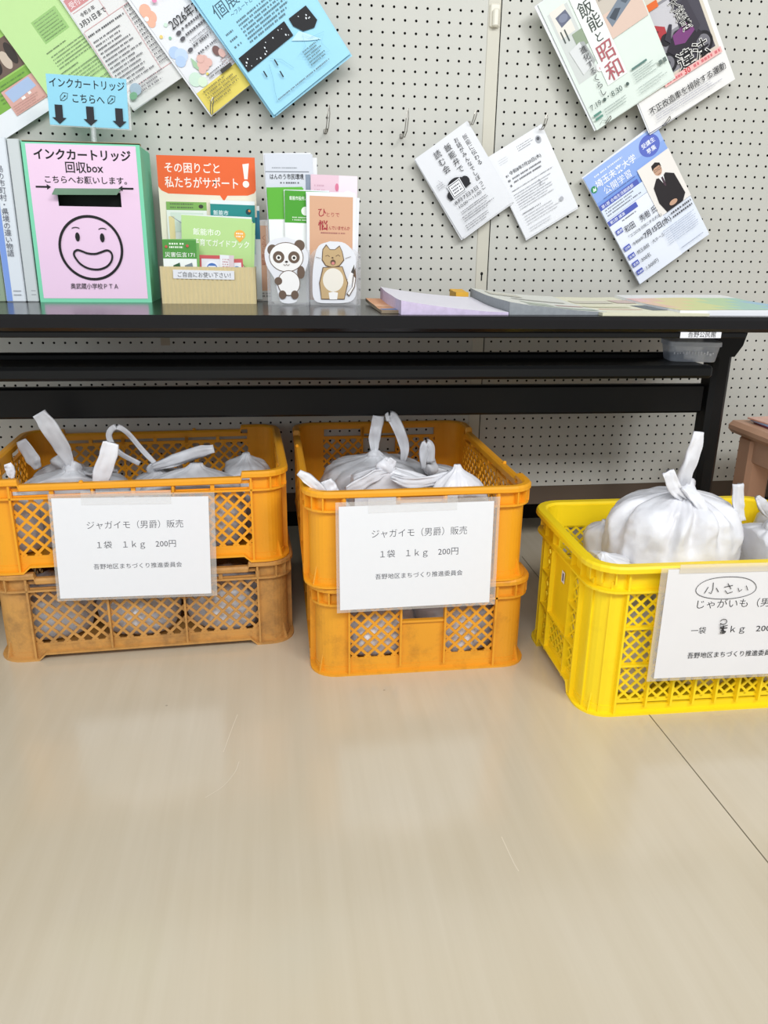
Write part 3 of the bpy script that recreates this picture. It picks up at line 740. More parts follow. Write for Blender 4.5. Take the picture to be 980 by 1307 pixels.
# bags seen only through the mesh of the crates
rng = random.Random(4)
def hidden(crate, label, xs, y, z, h, grp, ry=0.08, rx=0.085):
    for i, x in enumerate(xs):
        cbag(crate, label, (x, y + rng.uniform(-.006, .006), z), rx, ry, h, 40 + i + int(z*100) + int(y*10), (), m=BAG, group=grp, lump=0.2, fold=0.2, knot=False, nt=40, nz=20)
hidden(INL, 'white bag seen through the mesh in the bottom crate of the far left stack', (-0.50, -0.31, -0.12), 1.65, 0.016, 0.125, 'bags in the bottom left crate')
hidden(INM, 'white bag seen through the mesh in the bottom crate of the middle stack', (0.19, 0.37), 1.50, 0.016, 0.125, 'bags in the bottom middle crate')
hidden(INY, 'pale bag seen through the mesh low in the yellow crate', (0.655, 0.815, 0.965), 1.29, 0.018, 0.17, 'bags low in the yellow crate', 0.075, 0.076)
hidden(INY, 'pale bag lying deep at the back of the yellow crate', (0.66, 0.82, 0.965), 1.452, 0.018, 0.16, 'bags at the back of the yellow crate', 0.075, 0.076)


#==SIGNS==
# ------------------------------------------------------------------ price signs on the crates
def price_sign(label, loc, rot, w=297, h=210):
    root = thing('price_sign', label, 'sign', loc, rot)
    sh = Sheet(w, h, PAPER, 0.5); K = '#55565c'
    sh.text('ジャガイモ（男爵）販売', 60, 63, 18, K, -0.006, w=186)
    sh.text('１袋　１ｋｇ　200円', 74, 104, 17, K, -0.004, w=156)
    sh.text('吾野地区まちづくり推進委員会', 68, 148, 12.2, K, -0.004, w=172)
    sh.build('paper', root)
    mb = MB(); mb.box(-0.006, w/1000 + 0.012, 0.0004, 0.0012, -0.006, h/1000 + 0.008, SLEEVE); s = mb.build('clear_sleeve', root)
    mb = MB(); mb.box(0.055, 0.225, -0.0022, -0.0016, h/1000 - 0.014, h/1000 + 0.014, clear('clear_tape', 0.12, '#ffffff', 0.15, 0.06)); mb.build('tape', root)
    return root
a = at(72, 762, 1.513)
price_sign('white potato price sign taped to the far left orange crate', at(77, 764, 1.508), (R(-1.5), R(1.6), CR_L[2]))
price_sign('white potato price sign taped to the middle orange crate', at(434, 779, 1.371), (R(-1.2), R(-0.3), R(0.3)))
# handwritten sign on the yellow crate
ys = thing('price_sign', 'white sign with handwritten circled words on the yellow crate', 'sign', at(834, 866, 1.158), (R(-1.5), R(0.6), CR_Y[2]))
sh = Sheet(297, 210, mat('wrinkled_paper', '#e6e4e4', 0.5, 0.03, 12, bump=0.6, bscale=18), 0.5); K = '#2b2b2e'
sh.text('じゃがいも（男爵）', 57, 74, 18.5, K, -0.002, w=170)
sh.text('一袋', 57, 123, 14.5, K, 0.0); sh.text('ｋｇ', 127, 123, 15.5, K, 0.0, sx=1.15); sh.text('200円', 180, 123, 15.5, K, 0.0, sx=1.25)
sh.text('吾野地区まちづくり推進委員会', 57, 171, 12.5, K, 0.002, w=172)
sh.line([(111 + 56*math.cos(a_)*(1 + .03*math.sin(3*a_)), 37 + 22*math.sin(a_)*(1 + .05*math.cos(2*a_))) for a_ in [2*math.pi*i/40 for i in range(40)]], 1.1, '#3b3b40', True)
H_ = '#26262a'
def sft(st, du, dv): return [(u + du, v + dv) for u, v in st]
for st in ([(101, 36), (96, 48)], [(108, 28), (109, 40), (107, 49), (103, 46)], [(114, 38), (119, 46)],
           [(127, 37), (141, 34)], [(132, 30), (139, 41)], [(129, 43), (134, 49), (142, 46)],
           [(150, 39), (153, 46), (157, 42)], [(163, 35), (167, 44)]): sh.line(sft([(u*1.12, v) for u, v in st], -36, -2), 1.3, H_)
sh.line(sft([(119 + 6*math.cos(a_), 101 + 5*math.sin(a_)) for a_ in [R(190 + 12*i) for i in range(28)]] + [(114, 111), (128, 108)], -4, 0), 1.3, H_)
for st in ([(114, 112), (128, 112)], [(120, 107), (121, 123)], [(116, 117), (126, 119)], [(115, 121), (124, 122)], [(117, 113), (125, 121)]): sh.line(sft(st, -4, 1), 2.0, H_)
sh.build('paper', ys)
mb = MB(); mb.box(-0.012, 0.305, 0.0004, 0.0014, -0.006, 0.212, SLEEVE); mb.build('clear_sleeve', ys)
mb = MB(); mb.box(0.02, 0.30, -0.0024, -0.0016, 0.203, 0.219, TAPE); mb.build('tape', ys)

#==FLYERS==
# ------------------------------------------------------------------ flyers hanging on the pegboard
def under(root, w, h, n, mats, seed, t=0.0012):
    rg = random.Random(seed)
    for i in range(n):
        mb = MB(); mb.box(0, w/1000, -t/2, t/2, 0, h/1000, mats[i % len(mats)])
        a = rg.uniform(-1.3, 1.3); o = mb.build('under_sheet', root, (rg.uniform(-.004, .004), 0.0016*(i+1), rg.uniform(-.005, .004)), (0, R(a), 0))
def hang(label, sh, B, ang, Y, n_under=0, under_mats=None, seed=1, group='flyers hanging on the pegboard', cat='flyer', name='hanging_flyer', tilt=0.8):
    """B = bottom left corner of the sheet on the board"""
    root = thing(name, label, cat, (B[0], Y, B[1]), (R(tilt), R(-ang), 0), group)
    sh.build('printed_sheet', root)
    if n_under: under(root, sh.w, sh.h, n_under, under_mats or [PAPER], seed)
    return root
GRY = '#77787c'; DK = '#1e1e22'
# A: leaflet with photographs, far left
sh = Sheet(210, 297, PAPER, 0.6, 11)
sh.rect(0, 205, 210, 50, '#7fae4a'); sh.rect(0, 60, 210, 145, '#9cc764')
sh.rect(120, 140, 80, 62, '#6d5a50'); sh.ell(140, 175, 14, 20, '#2c2624'); sh.ell(168, 178, 10, 18, '#cbb9a8'); sh.ell(185, 172, 9, 22, '#3a322e')
sh.fake(110, 212, 90, 5, 7, 3, '#4d7a2c')
sh.rect(120, 222, 82, 52, '#d8a79c'); sh.poly([(126, 226), (188, 224), (192, 246), (130, 250)], '#a9bcdc'); sh.rect(150, 250, 9, 5, '#f4ece8'); sh.rect(168, 248, 7, 5, '#f4ece8'); sh.fake(124, 256, 74, 4, 4.5, 2.5, '#b98378')
Bq = at(75, 133, WALL - .020)
hang('white leaflet with colour photos and green band, leftmost on the pegboard', sh, (Bq.x - .21*math.cos(R(31)), Bq.z - .21*math.sin(R(31))), 31, WALL - .020, 2, [PAPER], 1)
# B: pale green sheet
GREENP = mat('pale_green_paper', '#bfe09a', 0.6, 0.02, 40, spec=0.3)
sh = Sheet(210, 297, GREENP, 0.6, 12)
sh.rect(60, 110, 62, 46, '#9cc57a'); sh.fake(64, 114, 54, 7, 6, 2.2, '#6f8f55', 0.1)
sh.fake(50, 170, 70, 1, 5, 2.6, '#4f6340'); sh.fake(54, 180, 130, 5, 6.4, 2.6, '#5f7650'); sh.fake(50, 215, 45, 1, 5, 2.6, '#43543a'); sh.fake(58, 224, 110, 5, 6.4, 2.6, '#5f7650'); sh.rect(150, 196, 40, 40, '#a5cb82')
sh.rect(168, 246, 12, 12, '#4b5c40'); sh.fake(90, 262, 90, 2, 7, 3, '#55684a')
Bq = at(87, 158, WALL - .028)
hang('pale green text sheet second from the left on the pegboard', sh, (Bq.x, Bq.z), 33.5, WALL - .028, 2, [GREENP], 2)
# C: grey white sheet with a dusty pink header
sh = Sheet(210, 297, mat('off_white_paper', '#e4e3e1', 0.6, 0.02, 40, spec=0.3), 0.6, 13)
PK = '#d9a5a6'
sh.rect(2, 62, 46, 24, '#cf8f90'); sh.text('受付中', 6, 81, 13, '#f3e4e4', 0.006)
sh.text('令和８年', 15, 104, 9, DK, 0.008); sh.text('3月31日まで', 3, 119, 12, DK, 0.012)
for v in (90, 128, 262): sh.line([(4, v), (206, v)], 1.0, PK)
sh.line([(66, 60), (66, 128)], 1.0, PK); sh.line([(2, 128), (2, 262)], 1.0, PK); sh.line([(100, 128), (100, 262)], 1.0, PK)
sh.fake(5, 138, 92, 1, 5, 4.2, '#3c3a3e', 0.1); sh.fake(8, 152, 88, 13, 8, 3.6, '#4a484c'); sh.fake(70, 66, 70, 3, 8, 4, '#5c5a5e'); sh.fake(104, 130, 90, 15, 8.5, 4, '#4c4a4e')
sh.fake(34, 262, 80, 3, 7, 4, '#6a686c'); 
sh.ell(30, 268, 12, 12, '#a9bccb'); sh.ell(18, 276, 9, 7, '#7fb08c')
Bq = at(170, 141, WALL - .036)
hang('greyish white text sheet with dusty pink header, third from the left on the pegboard', sh, (Bq.x, Bq.z), 32, WALL - .036, 1, [PAPER], 3)
# D: floral event flyer with yellow foot
sh = Sheet(210, 297, PAPER, 0.6, 14)
sh.rect(0, 246, 210, 51, '#e6d364')
for u, v, q, c in ((2, 82, 13, '#f2b69c'), (10, 70, 11, '#f2b69c'), (0, 66, 12, '#f2b69c'), (-0, 92, 8, '#f2b69c'), (4, 80, 4.5, '#fdf6ef'), (12, 160, 12, '#b6cdee'), (20, 172, 14, '#c3d6f2'), (12, 180, 11, '#b6cdee'), (16, 224, 14, '#cfe6d4'), (26, 236, 10, '#d9ecd2'), (30, 110, 4, '#cfe6d4'), (22, 134, 3, '#8fc3a4'), (44, 230, 3, '#e6d364'), (8, 122, 3.5, '#e9cf7a')): sh.ell(max(u, q), v, q, q, c)
sh.poly([(34, 186), (40, 204), (34, 218), (28, 202)], '#a7c9a4')
for (u, v) in ((44, 208), (56, 204), (50, 216), (40, 218), (60, 214), (50, 199)): sh.ell(u, v, 8, 8, '#e3b7ac')
sh.ell(88, 206, 8, 10, '#7a5a56'); sh.ell(95, 216, 7, 9, '#d8b1a8')
sh.text('2026年7月', 36, 126, 24, DK, 0.006, sx=0.85)
for v, f in ((140, 44), (153, 60), (178, 30)):
    sh.ell(43, v - 3, 6, 4, '#5c5a60'); sh.fake(53, v - 7, f + 20, 1, 6, 6, '#4d4b50', 0.3)
sh.fake(53, 160, 60, 2, 7, 3.2, '#7a787c'); sh.fake(52, 188, 60, 1, 6, 5, '#4d4b50'); sh.fake(42, 232, 46, 2, 6, 3.4, '#5a585c'); sh.fake(84, 224, 60, 4, 6, 3.4, '#8a6f70')
sh.fake(14, 252, 80, 5, 7, 4, '#7c6f26'); sh.rect(70, 240, 28, 8, '#3c3a34')
sh.ell(40, 64, 5, 5, '#e78fb4'); sh.ell(62, 58, 7, 5, '#a99ad6')
Bq = at(270, 147, WALL - .044)
hang('white floral event flyer with yellow bottom strip, partly under the blue stack', sh, (Bq.x, Bq.z), 36, WALL - .044, 1, [PAPER], 4)
# E: thick stack of light blue sheets
BLUEP = mat('light_blue_paper', '#a3dcf3', 0.6, 0.02, 40, spec=0.3)
sh = Sheet(210, 297, BLUEP, 0.6, 15); TB = '#44656f'
sh.text('個', 16, 88, 32, '#3d5a64', 0.0); sh.text('展', 48, 86, 30, '#3d5a64', 0.0); sh.text('〜フルートとピアノの調べ〜', 44, 101, 10, '#4a6a74', 0.0, w=120)
for v in (118, 132, 146): sh.fake(12, v, 18, 1, 6, 5, TB, 0)
sh.fake(46, 112, 130, 7, 7.4, 4.4, TB, 0.3)
sh.rect(6, 168, 124, 32, '#18181b'); sh.poly([(141, 170), (186, 171), (190, 206), (176, 214), (152, 206), (140, 186)], '#18181b')
sh.poly([(120, 206), (144, 200), (158, 216), (176, 240), (150, 226)], '#c4e8f6')
rg = random.Random(5)
for i in range(20):
    u, v = rg.uniform(10, 182), rg.uniform(174, 196); q = rg.uniform(0.9, 2.0)
    if 128 < u < 142: continue
    sh.poly([(u, v-q*1.4), (u+q, v), (u, v+q*1.4), (u-q, v)], '#eef6fa')
sh.line([(52, 214), (44, 236), (30, 262), (22, 281)], 0.7, '#7fb3c6'); sh.line([(60, 206), (80, 222), (92, 250)], 0.7, '#7fb3c6')
for u, v in ((33, 224), (66, 220), (62, 244)): sh.poly([(u, v-7), (u+2.6, v-6), (u+1.8, v+7), (u-1, v+7)], DK)
sh.line([(146, 210), (156, 224), (188, 232), (170, 246), (176, 268), (150, 260), (128, 272), (130, 250), (112, 238), (138, 232)], 0.6, '#7fb3c6', True)
sh.fake(126, 236, 46, 6, 6, 3.4, TB); sh.fake(26, 278, 140, 1, 5, 3.4, '#4b5f68', 0)
e = hang('thick stack of light blue concert sheets with a black starry band on the pegboard', sh, (0.015, 1.097), 36.8, WALL - .062, 6, [BLUEP], 5, cat='flyer stack', name='flyer_stack')
# F: pale green exhibition flyer
MINT = mat('pale_mint_paper', '#dfe9e0', 0.6, 0.02, 40, spec=0.3)
sh = Sheet(213, 297, MINT, 0.6, 16)
sh.poly([(8, 30), (60, 30), (60, 190), (8, 190)], '#cfd3cf'); sh.rect(14, 28, 38, 60, '#e6e2d8'); sh.poly([(22, 44), (50, 40), (54, 62), (26, 68)], '#686d80'); sh.ell(38, 53, 11, 8, '#82889c'); sh.rect(18, 74, 3, 26, '#4d5550'); sh.rect(28, 74, 3, 26, '#4d5550')
sh.rect(40, 92, 26, 34, '#93a289'); sh.poly([(18, 120), (48, 114), (56, 170), (26, 178)], '#dcdedd'); sh.poly([(48, 114), (58, 118), (64, 166), (56, 170)], '#a9adab'); sh.ell(66, 184, 8, 9, '#f3f3f1'); sh.ell(68, 186, 4, 4, '#c98d92')
sh.rect(66, 20, 52, 208, '#f1f4f0'); sh.rect(118, 20, 95, 130, '#c9bfb2'); sh.rect(118, 96, 95, 54, '#dcc2b2'); sh.poly([(124, 104), (180, 78), (206, 78), (206, 96), (128, 128)], '#7c8794'); sh.poly([(130, 108), (150, 98), (162, 104), (140, 120)], '#454d57'); sh.poly([(168, 92), (190, 84), (196, 94), (176, 102)], '#59626d')
sh.text('飯', 72, 76, 36, '#3b443f', 0.0); sh.text('能', 78, 110, 36, '#3b443f', 0.0); sh.text('と', 80, 137, 24, '#3b443f', 0.0)
sh.text('昭', 71, 178, 44, '#b3636a', 0.006); sh.text('和', 72, 222, 44, '#b3636a', 0.006)
sh.text('展', 122, 66, 18, '#3b443f', 0.0)
sh.vtext('進化するくらし', 40, 124, 16.5, '#4a4a4c', 0.004, 1.02)
sh.text('7.19', 6, 254, 17, '#4f5f59', 0.0); sh.ell(44, 249, 4, 4, '#4f5f59'); sh.text('・8.30', 46, 254, 17, '#4f5f59', 0.0); sh.ell(106, 249, 4, 4, '#4f5f59')
sh.rect(128, 226, 40, 4.5, '#5d7f78'); sh.fake(126, 236, 62, 5, 5, 2.2, '#8b9b93'); sh.rect(190, 246, 8, 10, '#6d7a74'); sh.rect(201, 246, 8, 10, '#6d7a74')
sh.rect(5, 264, 20, 5, '#5d8f80'); sh.rect(5, 273, 20, 5, '#5d8f80'); sh.fake(32, 266, 60, 3, 6, 2.6, '#7d8f86'); sh.fake(124, 270, 76, 3, 6, 2.4, '#9aa8a0'); sh.line([(8, 290), (18, 284), (26, 289), (34, 284)], 0.8, '#5d6f66')
hang('pale mint exhibition flyer with tall black and red letters at top right', sh, (0.767, 1.090), 33.6, WALL - .050, 3, [MINT, PAPER], 6)
# G: poster with motorbike picture
sh = Sheet(232, 297, mat('cream_white_paper', '#eeece9', 0.55, 0.02, 40, spec=0.3), 0.6, 17)
sh.rect(0, 0, 222, 224, '#d9d0c0'); sh.rect(14, 60, 200, 148, '#8c8a90'); sh.rect(60, 66, 150, 60, '#c6c4c8'); sh.rect(150, 60, 64, 148, '#4b4852')
sh.poly([(40, 122), (96, 96), (120, 112), (118, 140), (52, 160)], '#b23a40'); sh.poly([(58, 122), (92, 104), (104, 114), (66, 134)], '#6a2c34'); sh.ell(62, 156, 17, 17, '#232126'); sh.ell(62, 156, 8, 8, '#6e6c74'); sh.ell(112, 138, 13, 13, '#232126')
for u, v, q in ((98, 184, 22), (190, 186, 24)): sh.ell(u, v, q, q, '#1f1d22'); sh.ell(u, v, q-7, q-7, '#77757c'); sh.ell(u, v, 5, 5, '#2b2930')
sh.poly([(104, 160), (136, 132), (176, 134), (196, 166), (160, 184), (120, 182)], '#2c2730'); sh.poly([(128, 138), (168, 128), (186, 150), (150, 166), (126, 158)], '#7a3f78'); sh.poly([(108, 136), (130, 112), (136, 116), (118, 150)], '#393640'); sh.poly([(170, 86), (186, 82), (196, 150), (182, 160)], '#403c46')
sh.rect(42, 52, 76, 15, '#f0dc3c'); sh.text('車は', 44, 65, 15, '#b9262c', 0.02); sh.rect(82, 52, 40, 15, '#e06a2c')
for i, ch in enumerate('大迷惑'):
    sh.text(ch, 142 + 5*i, 90 + 26*i, 28, '#f6f4ee', 0.03); sh.text(ch, 142 + 5*i, 90 + 26*i, 28, '#161518', 0.0)
sh.text('違法', 116, 212, 42, '#f6f4ee', 0.04); sh.text('違法', 116, 212, 42, '#161518', 0.01)
sh.rect(70, 214, 152, 13, '#efb9b4'); sh.text('30', 122, 226, 17, '#c8333c', 0.02); sh.fake(148, 217, 70, 1, 10, 8, '#cf5a60', 0); sh.fake(76, 218, 42, 1, 10, 7, '#cf5a60', 0)
sh.text('不正改造車を排除する運動', 14, 262, 17.5, '#17171a', 0.005, w=204)
sh.line([(14, 264), (214, 264)], 0.6, '#8a8a90'); sh.fake(24, 268, 180, 3, 5, 2.4, '#a6a6b4'); sh.line([(18, 284), (180, 284)], 0.5, '#b0b0b8')
hang('poster with a motorbike picture and bold black slogan, rightmost at the top', sh, (0.905, 1.090), 31.6, WALL - .040, 3, [PAPER, mat('navy_paper', '#3a3f86', 0.6, 0.02), PAPER], 7, cat='poster', name='hanging_poster')
# H: A5 black and white flyer
sh = Sheet(148, 211, PAPER, 0.5, 18); K = '#222226'
for t, u, v, q, pp in (('飯能に伝わる', 126, 20, 13, 1.0), ('お話がみんなでしぼっこ', 104, 14, 12.2, 1.0), ('飯能弁で', 79, 14, 17.5, 1.05), ('読む会', 50, 12, 18.5, 1.05)): sh.vtext(t, u - q/2, v, q, K, 0.0, pp)
sh.ell(50, 96, 18, 11, K); sh.ell(74, 106, 11, 12, K); sh.ell(30, 114, 11, 10, K); sh.poly([(34, 92), (70, 92), (84, 118), (20, 124)], K)
sh.rect(30, 92, 36, 32, '#f2f3f5'); sh.rect(32, 94, 32, 28, K); sh.rect(33.5, 95.5, 29, 25, '#f2f3f5'); sh.fake(37, 100, 22, 3, 6.5, 4, '#4a4a50', 0)
sh.line([(20, 68), (26, 84), (32, 92)], 0.6, '#8a8a90'); sh.fake(10, 76, 22, 3, 5, 2.4, '#9a9aa0')
sh.text('8月7日3日', 26, 138, 11, K, 0.0, w=66); sh.text('10:00〜11:00', 28, 150, 10, K, 0.0, w=66)
sh.fake(28, 158, 76, 2, 4.6, 2.6, '#55555a'); sh.fake(24, 170, 96, 3, 5.2, 2.8, '#6a6a70'); sh.fake(20, 190, 70, 3, 5.2, 2.6, '#6a6a70')
hang('small white flyer with brush-style vertical lettering, left of the board seam', sh, (0.460, 0.846), 35.2, WALL - .026, 4, [PAPER], 8)
# I: A5 text flyer
sh = Sheet(148, 211, mat('white_paper_thin', '#edeef1', 0.6, 0.02, 40, spec=0.3), 0.5, 19)
sh.fake(72, 14, 50, 3, 5, 2.2, '#85868c'); sh.ell(126, 26, 7, 9, '#aeb0b6'); sh.ell(126, 24, 4, 4, '#5a5b60'); sh.fake(18, 20, 30, 3, 5, 1.6, '#c6c8cc')
sh.fake(20, 58, 6, 3, 12, 6, '#55565c', 0); sh.text('令和8年7月20日(木)', 30, 62, 10, '#4a4b50', 0.006, w=86); sh.fake(32, 70, 80, 2, 9, 4.5, '#65666c', 0.1)
sh.fake(18, 96, 112, 1, 5, 2.6, '#7c7d82', 0); sh.fake(18, 106, 112, 7, 6, 2.2, '#8f9096'); sh.line([(86, 104), (90, 112), (84, 118)], 0.9, '#55565c'); sh.fake(18, 154, 50, 1, 5, 3, '#65666c', 0); sh.fake(18, 162, 112, 4, 6.5, 2.2, '#a2a3a9'); sh.ell(118, 172, 5, 5, '#b4b5bb'); sh.fake(18, 192, 80, 2, 6, 2, '#b0b1b7')
hang('small white text-only flyer right of the board seam', sh, (0.623, 0.847), 31, WALL - .018, 1, [PAPER], 9)
# J: blue and white lecture flyer
sh = Sheet(210, 302, mat('flyer_paper_bluish', '#e8eef9', 0.5, 0.02, 40, spec=0.35), 0.6, 20); BL = '#5563b8'; WHT = '#f4f7ff'
sh.rect(0, 0, 210, 120, '#7d9fe2'); sh.rect(0, 0, 210, 40, '#9fb9ec'); sh.rect(0, 40, 210, 30, '#8fade8')
sh.ell(174, 31, 27, 25, '#5f6fc4'); sh.text('受講生', 155, 29, 12.5, WHT, 0.01); sh.text('募集', 161, 46, 13, WHT, 0.01)
sh.fake(24, 12, 80, 1, 5, 5, '#eaf1ff', 0); sh.text('埼玉未来大学', 18, 40, 20, WHT, 0.016, w=114); sh.text('公開学習', 28, 64, 20, WHT, 0.006, w=78)
sh.ell(10, 38, 8, 8, '#2f8f5a'); sh.poly([(5, 42), (9, 33), (12, 38), (16, 32), (14, 43)], '#dff0e4')
sh.fake(20, 69, 100, 1, 5, 3, '#4c62a8', 0.1)
sh.rect(0, 120, 128, 182, '#eef2fb')
sh.rect(0, 78, 112, 13, BL); sh.text('第1部 合唱生活朗読部', 5, 88, 9, WHT, 0.004, w=92); sh.rect(0, 91, 120, 28, '#dfe8f8'); sh.fake(8, 95, 100, 3, 7, 3.6, '#5a5c66')
sh.rect(0, 122, 84, 13, BL); sh.text('第2部 講演', 5, 132, 9, WHT, 0.004)
sh.fake(34, 140, 40, 1, 5, 3.4, '#5a5c66', 0)
sh.rect(120, 62, 90, 128, '#efe9e2'); sh.ell(164, 90, 11, 14, '#c9a187'); sh.poly([(152, 86), (154, 74), (166, 71), (176, 78), (176, 88), (172, 82), (158, 82)], '#2a2422'); [sh.line([(q_, 87), (q_ + 8, 87), (q_ + 8, 91.5), (q_, 91.5)], 0.9, '#3a3230', True) for q_ in (155, 165.5)]; sh.line([(160, 100), (168, 100)], 1.2, '#8a5a4a')
sh.poly([(136, 122), (152, 106), (164, 112), (178, 106), (196, 120), (200, 176), (186, 190), (140, 190), (132, 160)], '#2a2527'); sh.poly([(157, 106), (172, 106), (165, 134)], '#f1f0ee'); sh.poly([(163, 110), (168, 110), (167, 132), (165, 135), (162, 130)], '#4d3a44'); sh.ell(164, 178, 11, 6, '#c9a187')
sh.rect(6, 152, 18, 12, BL); sh.text('講師', 7.5, 161.5, 8, WHT, 0.004)
sh.text('和田　秀樹 氏', 28, 171, 19, '#2a2c34', 0.0, w=92)
sh.text('「ココロを元気にする方法」', 24, 187, 9, '#33353d', 0.0, w=100)
sh.text('令和8年', 28, 209, 9.5, '#2a2c34', 0.0); sh.text('7月15日(水)', 62, 211, 18, '#2a2c34', 0.012, w=78); sh.fake(146, 196, 58, 2, 10, 6, '#3a3c44', 0)
for v, t in ((197, '日時'), (221, '会場'), (243, '定員'), (266, '受講料')): sh.poly([(4, v), (22, v), (22, v+12), (4, v+12)], BL); sh.text(t, 5.5, v+9.5, 7.5 if len(t) < 3 else 5.4, WHT, 0.004)
sh.text('埼玉会館　大ホール', 28, 233, 11, '#2a2c34', 0.0, w=80); sh.text('300名', 28, 255, 11.5, '#2a2c34', 0.0); sh.text('1,500円', 28, 279, 12, '#2a2c34', 0.0)
sh.fake(108, 222, 92, 8, 5.2, 2.4, '#a4aec6', 0.1); sh.fake(130, 284, 64, 1, 4, 2.6, '#8a93ac', 0)
hang('blue and white lecture flyer with a photo of a man in a dark suit', sh, (0.928, 0.742), 35.75, WALL - .026, 2, [PAPER], 10)

b = at(211, 436, WALL)
mb = MB(); mb.box(-0.011, 0.011, -0.0006, -0.0001, -0.009, 0.009, mat('masking_tape', '#b5a892', 0.7, 0.05, 60))
tag(mb.build('tape_piece', None, b), 'small square of beige masking tape on the board just under the table top', 'tape')
# hooks on the pegboard
def hook(label, px, py0, py1, dx, Y=WALL, out=0.055, grp=None):
    b = at(px, py1, WALL); h = max(0.012, at(px, py0, WALL - out).z - b.z)
    mb = MB()
    for s in (-0.0022, 0.0022):
        mb.tube([(s, 0.004, 0), (s, -0.012, -0.003), (s, -out*0.7, -0.006), (s*1.1 + dx*0.3, -out, 0.004), (s*1.2 + dx*0.7, -out - 0.003, h*0.6), (dx, -out - 0.002, h)], 0.0011, CHROME, 6)
    mb.bbox(-0.004, 0.004, -0.003, 0.004, -0.005, 0.005, CHROME, 0.001)
    return tag(mb.build('wire_hook', None, b), label, 'hook', grp)
hook('bare wire hook alone on the board above the pink leaflets', 415, 134, 168, 0.006)
hook('bare wire hook between the blue stack and the small brush-lettered flyer', 512, 138, 174, 0.006)
hook('wire hook through the top corner of the brush-lettered white flyer', 598, 140, 158, 0.004, out=0.05)
hook('wire hook through the top corner of the text-only white flyer', 686, 145, 164, 0.004, out=0.05)
hook('wire hook poking out at the yellow bottom of the floral flyer', 272, 124, 145, 0.006, out=0.075)
hook('wire hook under the bottom corner of the pale mint flyer', 763, 150, 160, 0.003, out=0.062)
hook('wire hook above the blue lecture flyer', 838, 150, 160, 0.003, out=0.056)
b = at(633, 20, WALL - .004)
mb = MB(); mb.bbox(-0.012, 0.012, -0.004, 0.0018, -0.024, 0.024, mat('cream_plastic', '#e2ddcd', 0.35, 0.03), 0.003); mb.bbox(-0.007, 0.007, -0.014, -0.004, -0.024, 0.012, MATS['cream_plastic'], 0.003)
tag(mb.build('adhesive_hook', None, (0.5195, WALL - 0.004, b.z)), 'small cream adhesive hook stuck on the board seam at the top', 'hook')

#==TABLETOP==
# ------------------------------------------------------------------ things on the table
# recycling box
bx0, bx1, by0, by1, bz1 = -0.494, -0.262, 1.815, 1.955, 1.018
GBOX = mat('mint_green_card', '#80d8b0', 0.6, 0.03, 20); GIN = mat('slot_shade_black', '#0d1410', 0.8, 0.05)
box = thing('collection_box', 'mint green box with a pink smiling-face poster and slot on the table', 'box', (bx0, by0, TT), (0, 0, 0))
bw = bx1 - bx0; bd = by1 - by0; bh = bz1 - TT
mb = MB()
slot = (0.060, 0.186, bh - 0.122, bh - 0.094)
for (x0, x1, z0, z1) in ((0, slot[0], 0, bh), (slot[1], bw, 0, bh), (slot[0], slot[1], 0, slot[2]), (slot[0], slot[1], slot[3], bh)): mb.box(x0, x1, 0, 0.003, z0, z1, GBOX)
mb.box(0, 0.003, 0.003, bd, 0, bh, GBOX); mb.box(bw - 0.003, bw, 0.003, bd, 0, bh - 0.004, GBOX); mb.box(0.003, bw - 0.003, bd - 0.003, bd, 0, bh, GBOX); mb.box(0.003, bw - 0.003, 0.003, bd, 0, 0.003, GBOX)
mb.build('box_body', box)
mb = MB(); mb.box(0.003, bw - 0.003, 0.003, bd - 0.003, bh - 0.010, bh - 0.007, GBOX); mb.box(0.002, bw, 0.0, 0.02, bh - 0.002, bh + 0.001, mat('kraft_edge', '#b09a70', 0.8)); mb.build('lid_flap', box)
sh = Sheet(216, 302, mat('pink_paper', '#f0d0e8', 0.55, 0.015, 20, spec=0.3), 0.0, 21)
# the poster has the slot cut out of it: four slabs
PKM = MATS['pink_paper']; sh.mb = MB(); sh.t = 0.4
u0, u1, v0, v1 = 48, 174, 302 - (slot[2]*1000 - 8), 302 - (slot[3]*1000 - 8)
v0, v1 = min(v0, v1), max(v0, v1)
for (a, b, c, d) in ((0, u0 + 4, 0, 302), (u1 + 4, 216, 0, 302), (u0 + 4, u1 + 4, 0, v0), (u0 + 4, u1 + 4, v1, 302)): sh.mb.box(a/1000, b/1000, -0.0004, 0, (302 - d)/1000, (302 - c)/1000, PKM)
K = '#1a1a1c'
sh.text('インクカートリッジ', 13, 27, 22, K, 0.03, w=192); sh.text('回収box', 72, 51, 23, K, 0.014, w=76); sh.text('こちらへお願いします。', 28, 72, 15.5, K, 0.012, w=165)
for s_ in (1, -1):
    c = 22 if s_ > 0 else 194
    sh.poly([(c - 11, 79), (c + 11, 79), (c + 11, 82.5), (c - 11, 82.5)], K); t = c + 11*s_; sh.poly([(t, 75.5), (t + 8*s_, 80.7), (t, 86)], K)
def arc(cu, cv, ru, rv, a0, a1, n): return [(cu + ru*math.cos(R(a0 + (a1-a0)*i/n)), cv + rv*math.sin(R(a0 + (a1-a0)*i/n))) for i in range(n+1)]
sh.line(arc(108, 199, 63, 63, 0, 360, 64)[:-1], 5.2, K, True)
sh.ell(83, 177, 4.6, 9, K); sh.ell(133, 178, 4.6, 9, K)
sh.line(arc(81, 166, 11, 8, 225, 315, 8), 1.6, K); sh.line(arc(135, 167, 11, 8, 225, 315, 8), 1.6, K)
